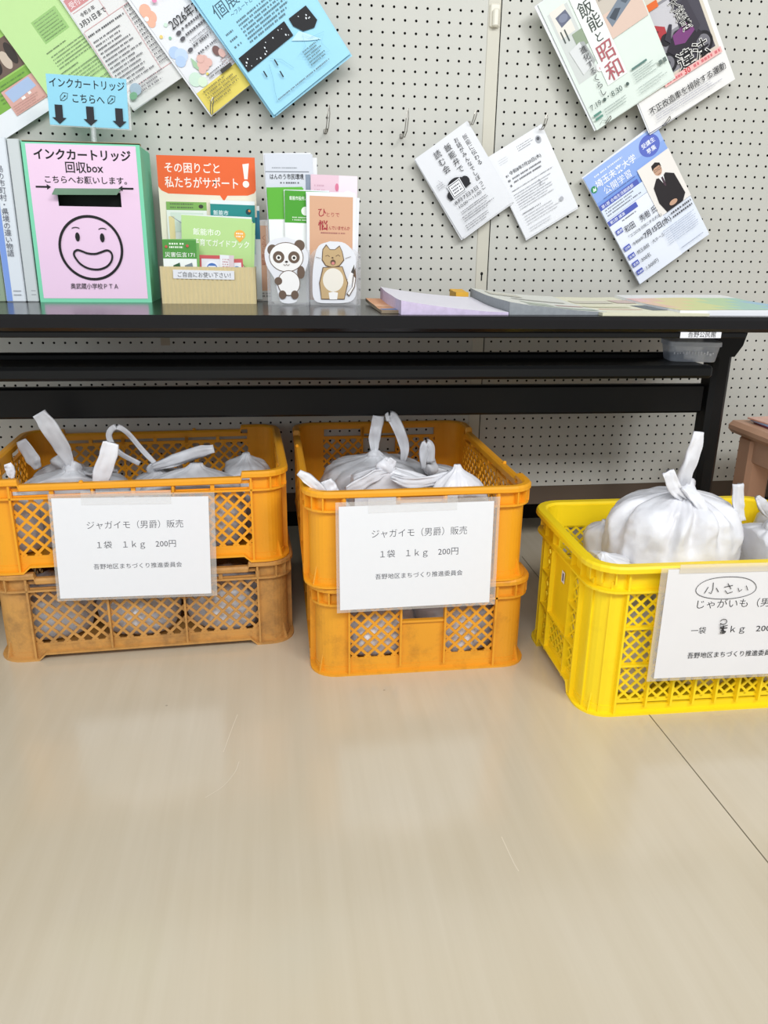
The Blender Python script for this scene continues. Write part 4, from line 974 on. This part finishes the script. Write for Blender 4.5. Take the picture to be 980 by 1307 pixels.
mouth = [(74, 206), (80, 203), (88, 205), (98, 209), (108, 210.5), (118, 210), (130, 206), (140, 203), (147, 206), (150, 214), (147, 225), (138, 235), (124, 241), (110, 242), (96, 239), (83, 231), (75, 220), (72, 212)]
mouth = [(q.x, q.y) for q in cr([(a, b, 0) for a, b in mouth + mouth[:1]], 4)][:-1]
sh.line(mouth, 4.0, K, True)
sh.text('奥武蔵小学校ＰＴＡ', 58, 281, 12.5, K, 0.004, w=98)
po = sh.build('pink_poster', box, (0.008, -0.0003, 0.008)); po['label'] = 'pink poster with black lettering and a smiling face'
mb = MB(); q0 = Vector((slot[0] - 0.006, 0, 0)); 
mb.add([(slot[0] - 0.004, -0.001, slot[3] + 0.006), (slot[1] + 0.002, -0.001, slot[3] + 0.008), (slot[1] - 0.004, -0.022, slot[3] - 0.004), (slot[0] - 0.006, -0.020, slot[3] - 0.006),
        (slot[0] - 0.004, -0.001, slot[3] + 0.0045), (slot[1] + 0.002, -0.001, slot[3] + 0.0065), (slot[1] - 0.004, -0.022, slot[3] - 0.0055), (slot[0] - 0.006, -0.020, slot[3] - 0.0075)],
       [(3, 2, 1, 0), (4, 5, 6, 7), (0, 1, 5, 4), (1, 2, 6, 5), (2, 3, 7, 6), (3, 0, 4, 7)], mat('flap_green_card', '#6d8f74', 0.7, 0.15, 30)); mb.build('slot_flap', box)
mb = MB(); mb.box(0.006, bw - 0.006, 0.02, bd - 0.006, 0.006, bh - 0.012, GIN); mb.build('slot_shade_block', box)  # near-black block added inside, its colour stands in for shade behind the slot
# blue arrow sign on its clear stand
b = at(64, 159, 1.87); t = at(162, 96, 1.87)
sg = thing('arrow_sign', 'light blue sign with three black arrows pointing down at the pink box', 'sign', (b.x, 1.870, b.z), (0, R(1.5), 0))
wB = 158; hB = 94
sh = Sheet(wB, hB, mat('sky_blue_card', '#8fd0e6', 0.55, 0.02, 20), 0.6, 22)
sh.text('インクカートリッジ', 4, 22, 19, K, 0.012, w=150); sh.text('こちらへ', 46, 49, 19, K, 0.01, w=66)
for c in (32, 126): 
    sh.line([(c - 7, 48), (c - 7, 40), (c - 1, 33), (c + 8, 34), (c + 6, 43), (c - 1, 48)], 1.1, K, True); sh.line([(c - 7, 48), (c + 2, 39)], 0.9, K); sh.ell(c + 2, 39, 1.6, 1.6, K)
for c in (20, 82, 140): sh.rect(c - 7.5, 56, 15, 26, '#26262c'); sh.poly([(c - 14, 80), (c + 14, 80), (c, 92)], '#26262c')
sh.build('card', sg)
mb = MB(); mb.box(0.0, 0.163, 0.0004, 0.0016, -0.002, hB/1000, GLASSY); mb.bbox(0.080, 0.090, -0.002, 0.008, -0.028, 0.010, GLASSY, 0.001); mb.box(0.07, 0.10, -0.004, 0.03, bz1 + 0.002 - b.z, bz1 + 0.005 - b.z, GLASSY); mb.box(0.0835, 0.0865, 0.0, 0.004, bz1 + 0.004 - b.z, 0.0, GLASSY)
s = mb.build('clear_stand', sg); s['label'] = 'clear plastic stand'

# three folders at the far left
def folder(label, x0, x1, y0, col, h, strip=None, text=None):
    root = thing('box_file', label, 'file', (x0, y0, TT))
    mb = MB(); mb.bbox(0, x1-x0, 0, 0.14, 0, h, mat('file_' + col.lstrip('#'), col, 0.5, 0.03), 0.002); mb.build('spine', root)
    w = (x1-x0)*1000
    sh = Sheet(w - 3, h*1000 - 4, ink(col), 0.2, 3)
    if strip: sh.rect(0, 0, w*0.30, h*1000 - 4, strip); sh.rect(w*0.02, 14, w*0.5, 12, '#3c55b0')
    if text: sh.vtext(text, w*0.34, 50, w*0.36, '#5a5c66', 0.0, 0.95)
    sh.rect(w*0.4, h*1000 - 26, w*0.4, 1.2, '#8a8c90'); sh.rect(w*0.4, h*1000 - 18, w*0.4, 1.2, '#8a8c90')
    sh.build('spine_label', root, (0.0015, -0.0002, 0.002)); return root
folder('pale grey box file spine touching the left of the pink-fronted box', -0.521, -0.4975, 1.815, '#cdd3d3', 0.318)
folder('white file with a blue stripe and vertical lettering at far left on the table', -0.562, -0.5225, 1.812, '#dfe5ea', 0.320, '#7f9fe0', '島の市町村・県境の違い物語')
folder('grey-green file at the left edge of the picture on the table', -0.612, -0.5635, 1.812, '#93a58c', 0.316)

# cardboard leaflet tray with the orange header
ox0, ox1 = -0.236, -0.036; oy0, oy1 = 1.782, 1.880
KR = mat('kraft_card', '#dccb9c', 0.75, 0.05, 25); CREAM = mat('cream_card', '#efe8d2', 0.6, 0.02)
ob = thing('leaflet_tray', 'cardboard leaflet tray with an orange speech-bubble header on the table', 'leaflet rack', (ox0, oy0, TT))
ow = ox1 - ox0; od = oy1 - oy0
mb = MB()
n = 44
vs = []
for i in range(n+1):
    yy = -0.0022 if i % 2 else 0.0006
    vs += [(ow*i/n, yy, 0), (ow*i/n, yy, 0.076)]
mb.add(vs, [(2*i, 2*i+2, 2*i+3, 2*i+1) for i in range(n)], KR); mb.box(0, ow, 0.001, 0.003, 0, 0.076, KR)
mb.box(0, 0.002, 0.003, od, 0, 0.076, KR); mb.box(ow - 0.002, ow, 0.003, od, 0, 0.076, KR); mb.box(0, ow, 0.003, od, 0, 0.002, KR); mb.build('tray', ob)
sh = Sheet(208, 298, CREAM, 1.5, 23)
OR = '#ee6a35'
sh.poly([(0, 0), (208, 0), (208, 66), (204, 72), (190, 77), (146, 78), (138, 90), (130, 78), (20, 76), (6, 70), (0, 62)], OR)
sh.text('その困りごと', 14, 32, 22, '#fff4ea', 0.012, w=118); sh.text('私たちがサポート', 14, 62, 24, '#fff4ea', 0.012, w=156)
sh.poly([(181, 14), (195, 12), (191, 44), (184, 44)], '#fff4ea'); sh.ell(187, 54, 7, 7, '#fff4ea')
sh.build('header_card', ob, (-0.002, od - 0.003, 0.003))
sh = Sheet(128, 18, PAPER, 0.3); sh.text('ご自由にお使い下さい！', 8, 14, 12, K, 0.002, w=112); l = sh.build('paper_label', ob, (0.027, -0.0026, 0.052), (0, R(0.8), 0)); l['label'] = 'white paper label lettered in black'
def leaflet(label, sh, x, y, z, rz=0, ry=0, rx=-4, thick_n=0, mats=None, name='leaflet', cat='leaflet', seed=2):
    root = thing(name, label, cat, (x, y, z), (R(rx), R(ry), R(rz)))
    sh.build('cover', root)
    if thick_n: under(root, sh.w, sh.h, thick_n, mats or [PAPER], seed, 0.001)
    return root
TZ = TT + 0.004
sh = Sheet(86, 205, mat('pale_map_paper', '#e6ece4', 0.5, 0.02, 20, spec=0.3), 0.6, 31); sh.rect(0, 0, 86, 17, '#7fb05a'); sh.fake(8, 3, 50, 2, 7, 4, '#3d5a2a'); sh.ell(74, 9, 5, 4, '#3a3a30'); sh.rect(8, 22, 70, 40, '#d3e2d4'); sh.rect(4, 30, 12, 50, '#e2d39c'); sh.line([(10, 30), (40, 50), (36, 80)], 1.5, '#9aa7b0'); sh.ell(24, 96, 14, 16, '#c9a04c'); sh.ell(24, 96, 8, 10, '#e6ece4')
leaflet('pale map leaflet with a thin green heading at the back left of the cardboard tray', sh, ox0 + 0.012, oy0 + 0.078, TZ)
sh = Sheet(96, 210, mat('teal_paper', '#e9f0f0', 0.5, 0.02, 20, spec=0.3), 0.6, 32); sh.rect(0, 8, 96, 62, '#1f8a86'); sh.text('飯能市', 6, 30, 11, '#e9f6f4', 0.006); sh.text('地域包括センター', 10, 52, 10, '#e9f6f4', 0.004, w=74); sh.ell(82, 22, 6, 6, '#123f48'); sh.ell(84, 20, 2.6, 2.6, '#d98a3c'); sh.rect(0, 70, 96, 40, '#b9d8d6')
leaflet('white leaflet with a teal panel behind the lime guidebook', sh, ox0 + 0.103, oy0 + 0.070, TZ, 0, 1)
sh = Sheet(104, 200, mat('teal_paper', '#e9f0f0'), 0.6, 33); sh.rect(70, 10, 34, 60, '#2f7f98'); sh.rect(0, 10, 66, 60, '#cfe0de')
leaflet('leaflet with a blue edge at the right behind the teal one', sh, ox0 + 0.108, oy0 + 0.082, TZ, 0, 0)
LIME = mat('lime_cover', '#b5d98a', 0.45, 0.02, 20)
sh = Sheet(150, 178, LIME, 0.8, 34)
sh.text('飯能市の', 24, 38, 15, '#f7fbef', 0.008); sh.text('子育てガイドブック', 24, 60, 16, '#f7fbef', 0.008, w=120)
sh.ell(124, 34, 12, 10, '#f2b450'); sh.poly([(113, 38), (135, 38), (124, 50)], '#f2b450'); sh.fake(116, 30, 16, 2, 6, 4, '#fdf3dc', 0)
sh.ell(122, 104, 13, 11, '#f6efd8'); sh.line(arc(122, 104, 13, 11, 0, 360, 30)[:-1], 1.2, '#7a6a48', True); sh.rect(123, 116, 2.5, 22, '#5a4a38'); sh.rect(104, 88, 3, 6, '#e9f4d8'); sh.rect(109, 86, 3, 6, '#e9f4d8')
leaflet('lime green guidebook with orange heart, standing tilted in the front of the tray', sh, ox0 + 0.038, oy0 + 0.046, TT + 0.004, 0, 2.5, -5, 4, [LIME, PAPER], 'guidebook', 'booklet')
sh = Sheet(70, 118, mat('green_card_dark', '#e9eee9', 0.5, 0.02, 20), 0.6, 35); sh.rect(0, 0, 70, 38, '#4f9440'); sh.fake(14, 6, 42, 2, 7, 4.5, '#e4f2d8'); sh.text('災害伝言171', 4, 34, 11, '#f3f8ec', 0.004, w=62); sh.poly([(20, 52), (34, 46), (36, 62), (24, 66)], '#2f5a38'); sh.poly([(44, 52), (60, 46), (62, 60), (48, 64)], '#77858c'); sh.fake(18, 70, 18, 3, 5, 3, '#55605a'); sh.fake(44, 70, 18, 3, 5, 3, '#55605a'); sh.ell(8, 14, 3, 3, '#c05a4a'); sh.ell(52, 12, 3, 3, '#c05a4a')
leaflet('small green emergency card stack at the front left of the cardboard tray', sh, ox0 + 0.006, oy0 + 0.016, TT + 0.012, 0, 0, -5, 3, [mat('green_card_edge', '#6fae55', 0.5, 0.02)], 'small_card', 'card')
sh = Sheet(56, 92, mat('red_card', '#c9575a', 0.5, 0.02, 20), 0.5, 36); sh.rect(4, 6, 48, 60, '#e3e3e8'); sh.ell(26, 26, 15, 14, '#e9ecf4'); sh.ell(26, 26, 11, 10, '#4a74b8'); sh.rect(18, 22, 16, 3, '#e9ecf4'); sh.rect(18, 28, 16, 3, '#e9ecf4'); sh.rect(0, 0, 56, 7, '#c9575a'); sh.fake(4, 42, 40, 2, 6, 3, '#c9575a')
leaflet('red card with a round blue emblem at the front of the tray', sh, ox0 + 0.080, oy0 + 0.024, TT + 0.008, 0, 1)
sh = Sheet(30, 95, PAPER, 0.5, 37); sh.fake(6, 8, 18, 6, 5, 3, '#b9747a'); sh.rect(20, 0, 10, 95, '#d9c8ce')
leaflet('narrow white slip beside the red card in the tray', sh, ox0 + 0.120, oy0 + 0.022, TT + 0.006, 0, 3)
sh = Sheet(30, 86, mat('red_card', '#c9575a'), 0.5, 38); sh.rect(4, 8, 22, 30, '#e9eaf0'); sh.ell(16, 22, 7, 7, '#6a90c0')
leaflet('small red edged slip at the right front of the tray', sh, ox0 + 0.146, oy0 + 0.026, TT + 0.006, 0, -2)
sh = Sheet(40, 172, mat('salmon_booklet', '#d8d3cd', 0.5, 0.02, 20), 0.8, 39); sh.rect(6, 10, 32, 140, '#dcae92'); sh.vtext('くらし相談', 12, 30, 13, '#b8705a', 0.0); sh.fake(10, 154, 26, 2, 6, 4, '#6a6866', 0)
leaflet('grey and salmon booklet standing behind the tray, at its right side', sh, ox1 + 0.001, oy0 + 0.085, TT + 0.001, 0, 0, -3, 2, [PAPER], 'booklet', 'booklet')

# clear acrylic leaflet holders
def holder(label, x0, x1, y0, y1, hf, hb):
    root = thing('clear_leaflet_holder', label, 'leaflet holder', (x0, y0, TT)); w = x1-x0; d = y1-y0; t = 0.0015
    mb = MB()
    pts = [(0, 0), (w, 0)] + [(w/2 + w/2*math.cos(a), hf - 0.03 + 0.03*math.sin(a)) for a in [math.pi*i/14 for i in range(15)]]
    mb.prism(pts, 0, t, GLASSY); mb.build('front_wall', root)
    mb = MB(); mb.box(0, t, t, d, 0, hf*0.9, GLASSY); mb.box(w - t, w, t, d, 0, hf*0.9, GLASSY); mb.box(0, w, t, d, 0, t, GLASSY); mb.build('side_wall', root)
    mb = MB(); mb.box(0, w, d, d + t, 0, hb, GLASSY); mb.build('back_wall', root)
    return root
hy = 1.742
hA = (at(342, 385, hy).x, at(394, 385, hy).x); hB_ = (at(396, 385, hy).x, at(460, 385, hy).x)
holder('clear acrylic leaflet holder with a panda cut-out on its front', hA[0], hA[1], hy, hy + 0.07, 0.125, 0.17)
holder('clear acrylic leaflet holder with a laughing orange-tan animal cut-out', hB_[0], hB_[1], hy - .004, hy + 0.066, 0.125, 0.17)
# cut-outs
def cutout(label, x, z, w, h, outline, Y):
    root = thing('animal_cutout', label, 'cut-out', (x, Y, z)); return root
def blob_card(sh_w, sh_h, pts, seed):
    s = Sheet(sh_w, sh_h, PAPER, 0.4, seed); s.mb = MB(); q = [(u/1000, (sh_h - v)/1000) for u, v in pts]; s.mb.prism(q[::-1] if False else q, -0.0004, 0, PAPER); return s
pA = [(q.x, q.y) for q in cr([(46, 0, 0), (78, 12, 0), (92, 36, 0), (86, 66, 0), (72, 84, 0), (70, 116, 0), (62, 132, 0), (34, 132, 0), (26, 112, 0), (20, 84, 0), (4, 56, 0), (2, 26, 0), (18, 6, 0), (46, 0, 0)], 4)][:-1]
s = blob_card(94, 134, pA, 41); BR = '#6d5a4c'
for u, v in ((18, 26), (74, 16)): s.ell(u, v, 11, 11, BR)
s.ell(46, 40, 36, 30, BR); s.ell(46, 40, 34.5, 28.5, '#f6f4f0')
for u, sl in ((30, -1), (62, 1)): s.ell(u, 40, 12, 12, BR); s.ell(u, 41, 5.5, 5.5, '#f0ece4'); s.ell(u, 41, 2.8, 2.8, '#2a2422')
s.ell(46, 49, 3, 2, '#3a302a'); s.line([(40, 54), (43, 57), (46, 54), (49, 57), (52, 54)], 1.2, BR)
s.ell(50, 92, 24, 26, BR); s.ell(50, 92, 22.5, 24.5, '#f6f4f0'); s.ell(76, 70, 8, 13, BR); s.ell(28, 88, 8, 8, BR); s.ell(36, 116, 8, 9, BR); s.ell(62, 116, 8, 9, BR)
t_ = tag(s.build('panda_cutout', None, (at(338, 388, hy).x + .002, hy - 0.0015, TT + 0.004)), 'paper panda cut-out on the front of the left clear holder', 'cut-out')
pB = [(q.x, q.y) for q in cr([(40, 0, 0), (72, 4, 0), (94, 30, 0), (92, 70, 0), (96, 100, 0), (84, 122, 0), (40, 126, 0), (6, 120, 0), (2, 80, 0), (6, 40, 0), (16, 10, 0), (40, 0, 0)], 4)][:-1]
s = blob_card(98, 127, pB, 42); TN = '#c8ab7e'; DB = '#6a5440'
s.line([(90, 48), (86, 66), (70, 84)], 1.2, DB); s.poly([(70, 92), (90, 46), (92, 70), (84, 88)], '#f6f4f0'); s.poly([(84, 62), (91, 46), (92, 66)], '#55504a')
s.poly([(24, 16), (32, 6), (40, 16), (50, 16), (60, 8), (66, 20), (70, 38), (60, 50), (46, 54), (30, 50), (22, 38)], DB); s.poly([(25.5, 17), (32, 9), (40, 17.5), (50, 17.5), (60, 10.5), (64.5, 20), (68, 37), (59, 48), (46, 52), (31, 48), (24, 37)], TN)
s.line([(30, 30), (35, 28), (39, 31)], 1.3, DB); s.line([(52, 30), (57, 27), (61, 30)], 1.3, DB); s.ell(45, 33, 2.2, 1.6, DB); s.ell(46, 42, 5.5, 5.5, DB); s.ell(46, 44, 3.5, 3, '#d98a84')
s.poly([(24, 52), (66, 50), (78, 84), (70, 118), (20, 118), (16, 84)], DB); s.poly([(25.5, 53.5), (65, 51.5), (76, 84), (69, 116.5), (21, 116.5), (18, 84)], TN); s.ell(46, 78, 22, 24, '#f0eadc'); s.poly([(36, 104), (46, 102), (56, 104), (54, 118), (38, 118)], '#f6f4f0'); s.line([(20, 34), (10, 32)], 0.8, DB); s.line([(72, 34), (84, 30)], 0.8, DB)
s.poly([(74, 106), (86, 92), (89, 66), (93, 52), (95, 72), (92, 92), (80, 112)], DB); s.poly([(76, 105), (87, 92), (90.5, 70), (93, 74), (90.5, 91), (80, 109)], '#f6f4f0')
tag(s.build('animal_cutout', None, (at(396, 386, hy).x + .003, hy - 0.0055, TT + 0.004)), 'paper cut-out of a tan laughing animal on the right clear holder', 'cut-out')
# leaflets in the holders
Yh = hy + 0.05
xl = at(358, 300, Yh).x
sh = Sheet(100, 300, mat('silver_grey_paper', '#d2d6de', 0.35, 0.02, 20), 0.8, 51); sh.rect(0, 34, 92, 1.6, '#6a7078'); sh.fake(14, 26, 54, 1, 5, 3, '#8a9098', 0.1); sh.text('はんのう市民環境', 8, 49, 12, '#2a2c30', 0.012, w=72); sh.fake(30, 55, 40, 1, 6, 4, '#4a4e54', 0); sh.rect(84, 40, 10, 50, '#8793a4'); sh.ell(40, 106, 12, 8, '#b9c4d4')
leaflet('tall silver-grey leaflet at the back of the left clear holder', sh, hA[0] + 0.008, Yh + 0.012, TZ, 0, -1, -3, 3, [PAPER])
sh = Sheet(76, 232, mat('green_paper', '#f0f2ee', 0.45, 0.02, 20), 0.6, 52); sh.rect(0, 0, 76, 62, '#5fb338')
g1 = leaflet('white leaflet with bright green top, left one of the green pair', sh, hA[0] + 0.010, Yh - 0.004, TZ, 0, -1, -3, 3, [MATS['green_paper'], mat('green_sheet', '#5fb338', 0.5, 0.02)])
sh = Sheet(96, 228, MATS['green_paper'], 0.6, 53); sh.rect(0, 0, 96, 64, '#4aa02e'); sh.text('飯能市役所ぶくまるカード', 10, 18, 8.5, '#f0f8ea', 0.012, w=76); sh.ell(44, 40, 9, 9, '#f0f8ea'); sh.ell(58, 42, 7, 7, '#f0f8ea'); sh.fake(16, 52, 40, 2, 5, 3, '#d6edc8')
leaflet('leaflet with a deep green heading and white circles behind the tan leaflet', sh, hA[0] + 0.038, Yh - 0.012, TZ, 0, 1, -3, 2, [PAPER])
sh = Sheet(100, 262, mat('pink_pale_paper', '#efdfe6', 0.45, 0.03, 20), 0.6, 54); sh.rect(0, 0, 60, 60, '#e6c6d2'); sh.ell(80, 50, 16, 20, '#f7f3f4'); sh.ell(56, 24, 4, 8, '#d97a96'); sh.fake(8, 20, 30, 4, 9, 4, '#cf9fb2'); sh.rect(0, 76, 100, 10, '#efe6b8')
leaflet('pale pink patterned leaflet at the back of the right clear holder', sh, hB_[0] + 0.004, Yh + 0.008, TZ, 0, 1, -3)
sh = Sheet(104, 224, mat('white_border_card', '#eceef2', 0.4, 0.02, 20), 0.7, 55); sh.rect(6, 6, 92, 212, '#d9ab8a'); RD = '#a8323c'
sh.text('ひ', 22, 46, 20, RD, 0.006); sh.text('とりで', 40, 46, 10, RD, 0.0); sh.text('悩', 24, 72, 21, RD, 0.02); sh.text('んでいませんか', 46, 72, 9, RD, 0.004, w=46); sh.fake(30, 78, 52, 1, 5, 3, '#9a4a48', 0)
leaflet('tan leaflet with red lettering in the front of the right clear holder', sh, hB_[0] - 0.006, Yh - 0.024, TZ, 0, 1, -3, 4, [PAPER, MATS['white_border_card']])

# papers lying on the table
def pile(label, name, x0, x1, y0, y1, zl, zr, mtop, medge, curl=0.0, decor=None, rz=0, nx=12, ny=10, cat='paper stack', parent_parts=True, t0=0.0015):
    """lying stack with a thicker left fold and lifted far edge"""
    root = thing(name, label, cat, (x0, y0, TT + 0.0005), (0, 0, R(rz))); W = x1-x0; D = y1-y0
    def top(u, v): return (zl*(1-u)**1.6 + zr*(1 - (1-u)**1.6)) + curl*v**2.2 + 0.0012*noise.noise((u*3, v*3, x0*9))
    mb = MB(); vs = []; fs = []
    for j in range(ny+1):
        for i in range(nx+1): vs.append((W*i/nx, D*j/ny, top(i/nx, j/ny)))
    k = len(vs)
    for j in range(ny+1):
        for i in range(nx+1): vs.append((W*i/nx, D*j/ny, max(0.0, curl*0.9*(j/ny)**2.2)))
    q = lambda i, j: j*(nx+1) + i
    for j in range(ny):
        for i in range(nx): fs.append((q(i, j), q(i+1, j), q(i+1, j+1), q(i, j+1)))
    ff = []
    for j in range(ny):
        ff += [(q(0, j), q(0, j+1), q(0, j+1)+k, q(0, j)+k), (q(nx, j), q(nx, j)+k, q(nx, j+1)+k, q(nx, j+1))]
        for i in range(nx): ff.append((k+q(i, j), k+q(i, j+1), k+q(i+1, j+1), k+q(i+1, j)))
    for i in range(nx): ff += [(q(i, 0), q(i, 0)+k, q(i+1, 0)+k, q(i+1, 0)), (q(i, ny), q(i+1, ny), q(i+1, ny)+k, q(i, ny)+k)]
    mb.add(vs, fs, mtop); o0 = len(mb.v)
    mb.mi(medge); mb.f += ff; mb.m += [mb.mi(medge)]*len(ff)
    if decor:
        for kk, (u0, v0, u1, v1, c) in enumerate(decor):
            n = 6; vs = [(W*(u0 + (u1-u0)*i/n), D*(v0 + (v1-v0)*j/n), top(u0 + (u1-u0)*i/n, v0 + (v1-v0)*j/n) + 0.0004*(kk*0.4+1 if len(decor) < 10 else 1)) for j in range(n+1) for i in range(n+1)]
            mb.add(vs, [(j*(n+1)+i, j*(n+1)+i+1, (j+1)*(n+1)+i+1, (j+1)*(n+1)+i) for j in range(n) for i in range(n)], ink(c))
    mb.build('printed_sheets', root, smooth=False)
    return root
pile('orange and blue leaflet stack under the left edge of the lilac stack', 'leaflet_stack', 0.205, 0.30, 1.53, 1.80, 0.006, 0.004, mat('orange_leaflet', '#e0a070', 0.5, 0.15, 12), mat('brown_edge', '#8a7a64', 0.7), 0.006, [(0.02, 0.02, 0.9, 0.16, '#6c86b0'), (0.0, 0.3, 0.9, 0.5, '#e8b48c')])
LIL = mat('lilac_paper', '#efebf3', 0.5, 0.02, 20); LILE = mat('lilac_edge', '#cbbdd8', 0.6, 0.2, 90)
pile('lilac white stack of folded leaflets, thick at its left fold, on the table front', 'leaflet_stack', 0.238, 0.447, 1.498, 1.800, 0.026, 0.005, LIL, LILE, 0.010, None, 0)
pile('yellow slip peeking out behind the lilac stack', 'paper_slip', 0.425, 0.455, 1.86, 1.93, 0.022, 0.022, mat('amber_paper', '#f0b83c', 0.6), mat('amber_paper', '#f0b83c'), 0.004, None, 0, 3, 3, 'slip')
GRYP = mat('newsletter_paper', '#e2e2d8', 0.55, 0.04, 14); GRE = mat('grey_edge', '#8d9296', 0.6, 0.2, 120)
pile('grey-edged stack of newsletters in the middle of the table top', 'newsletter_stack', 0.449, 0.645, 1.500, 1.82, 0.024, 0.006, GRYP, GRE, 0.010, [(0.25, 0.04, 0.95, 0.16, '#a9b5a6'), (0.3, 0.24, 0.6, 0.42, '#bfc6b4'), (0.66, 0.3, 0.95, 0.36, '#c9a9a0'), (0.3, 0.55, 0.9, 0.62, '#c4c2b8'), (0.12, 0.72, 0.5, 0.9, '#d3cfc0')])
CRM = mat('cream_paper', '#ece9cd', 0.55, 0.03, 14)
pile('flat cream newsletter sheets with a grey photo block on the table', 'newsletter_stack', 0.628, 0.845, 1.478, 1.84, 0.006, 0.005, CRM, mat('cream_edge', '#d6d3b8', 0.7), 0.008, [(0.12, 0.24, 0.55, 0.26, '#d07c6c'), (0.60, 0.18, 0.9, 0.5, '#6d7478'), (0.05, 0.34, 0.5, 0.42, '#d8d4b4'), (0.1, 0.6, 0.5, 0.75, '#d5cfbe'), (0.55, 0.62, 0.9, 0.8, '#d8c2b8')], -1.5)
RB = ['#eec4be', '#ecc9ae', '#e6d9a2', '#dbe0a0', '#c3dcae', '#b0d4c4', '#a9cbdc']
RBW = mat('pastel_sheet', '#cfe0dc', 0.5, 0.03, 10)
pile('pastel rainbow leaflet pile at the right end of the table', 'leaflet_stack', 0.790, 1.055, 1.486, 1.83, 0.010, 0.012, RBW, PAPER, 0.009, [(i_/8, j_/5, (i_+1)/8, (j_+1)/5, RB[min(6, max(0, int((i_/8*0.75 + (1 - j_/5)*0.35)*7)))] if j_ < 4 else '#f0efec') for i_ in range(8) for j_ in range(5)], -2)

# clear food box on the shelf
c0 = at(850, 466, 1.575)
zs = TT - 0.104
fb = thing('plastic_food_box', 'cloudy plastic food box with white writing on the shelf under the table', 'container', (0.900, 1.628, TT - 0.1055), (0, 0, R(-12)))
mb = MB()
rings = []
for z, k in ((0, 0.88), (0.002, 0.90), (0.034, 1.0)):
    rings.append([Vector((p.x*k, p.y*k, z)) for p, n_ in rrect(0.108, 0.078, 0.014)])
mb.rings(rings, CLOUDY); mb.build('tub', fb, smooth=False)
mb = MB(); rings = [[Vector((p.x, p.y, z)) for p, n_ in rrect(0.114*k, 0.084*k, 0.016)] for z, k in ((0.033, 1.0), (0.042, 1.0), (0.0435, 0.96))]; mb.rings(rings, clear('cloudy_lid', 0.68, '#dde2ea', 0.2, 0.1)); mb.build('lid', fb)
mb = MB(); rg = random.Random(3)
for i in range(14):
    x = -0.045 + 0.0062*i; mb.box(x, x + rg.uniform(.002, .005), -0.0405, -0.0397, 0.014 + rg.uniform(0, .004), 0.019 + rg.uniform(0, .005), mat('white_marker', '#e9ebf0', 0.5))
mb.build('white_scribble', fb)

# brown stool / small table at the right edge with magazines
stl = thing('wooden_stool', 'brown wooden low table with rounded edges at the right edge of the picture', 'low table', (1.335, 1.575, 0))
SZ = 0.425
mb = MB(); mb.bbox(-0.215, 0.25, -0.25, 0.225, SZ - 0.030, SZ, WOOD, 0.010); mb.build('top_board', stl)
for sx in (-0.165, 0.20):
    for sy in (-0.20, 0.165):
        mb = MB(); mb.bbox(sx - 0.032, sx + 0.032, sy - 0.032, sy + 0.032, 0, SZ - 0.028, WOOD, 0.010); mb.build('leg', stl)
for sx in (-0.178, 0.213):
    mb = MB(); mb.bbox(sx - 0.012, sx + 0.012, -0.17, 0.14, SZ - 0.090, SZ - 0.028, WOOD, 0.003); mb.build('apron', stl)
for sy in (-0.213, 0.178):
    mb = MB(); mb.bbox(-0.135, 0.17, sy - 0.012, sy + 0.012, SZ - 0.090, SZ - 0.028, WOOD, 0.003); mb.build('apron', stl)
MAG = [('#7a2c48', 'dark red magazine lowest on the brown low table'), ('#9fb8dc', 'pale blue magazine on the brown low table, in the middle of the pile'), ('#e8b4a0', 'salmon covered magazine on top of the pile on the brown low table')]
for i, (c, lab) in enumerate(MAG):
    mb = MB(); mb.bbox(0, 0.19, 0, 0.13, 0, 0.004, mat('magazine_' + c.lstrip('#'), c, 0.35, 0.25, 30), 0.0008)
    tag(mb.build('magazine', None, (1.150 + 0.006*i, 1.62 + 0.006*i, SZ + 0.0004 + 0.0044*i), (0, 0, R(-4 + 5*i))), lab, 'magazine')

# repeats share a group
GR = {'mesh_crate': 'mesh crates on the floor', 'wire_hook': 'wire hooks on the pegboard', 'box_file': 'files at the left end of the table', 'price_sign': 'price signs on the crates',
      'clear_leaflet_holder': 'clear leaflet holders', 'animal_cutout': 'animal cut-outs', 'panda_cutout': 'animal cut-outs', 'leaflet': 'leaflets standing on the table', 'booklet': 'leaflets standing on the table', 'guidebook': 'leaflets standing on the table',
      'small_card': 'leaflets standing on the table', 'leaflet_stack': 'paper stacks lying on the table', 'newsletter_stack': 'paper stacks lying on the table', 'magazine': 'magazines on the low table', 'carrier_bag': 'tied bags in the crates'}
for o in COL.objects:
    if o.parent is None and 'label' in o and 'group' not in o:
        k_ = o.name.split('.')[0]
        if k_ in GR: o['group'] = GR[k_]
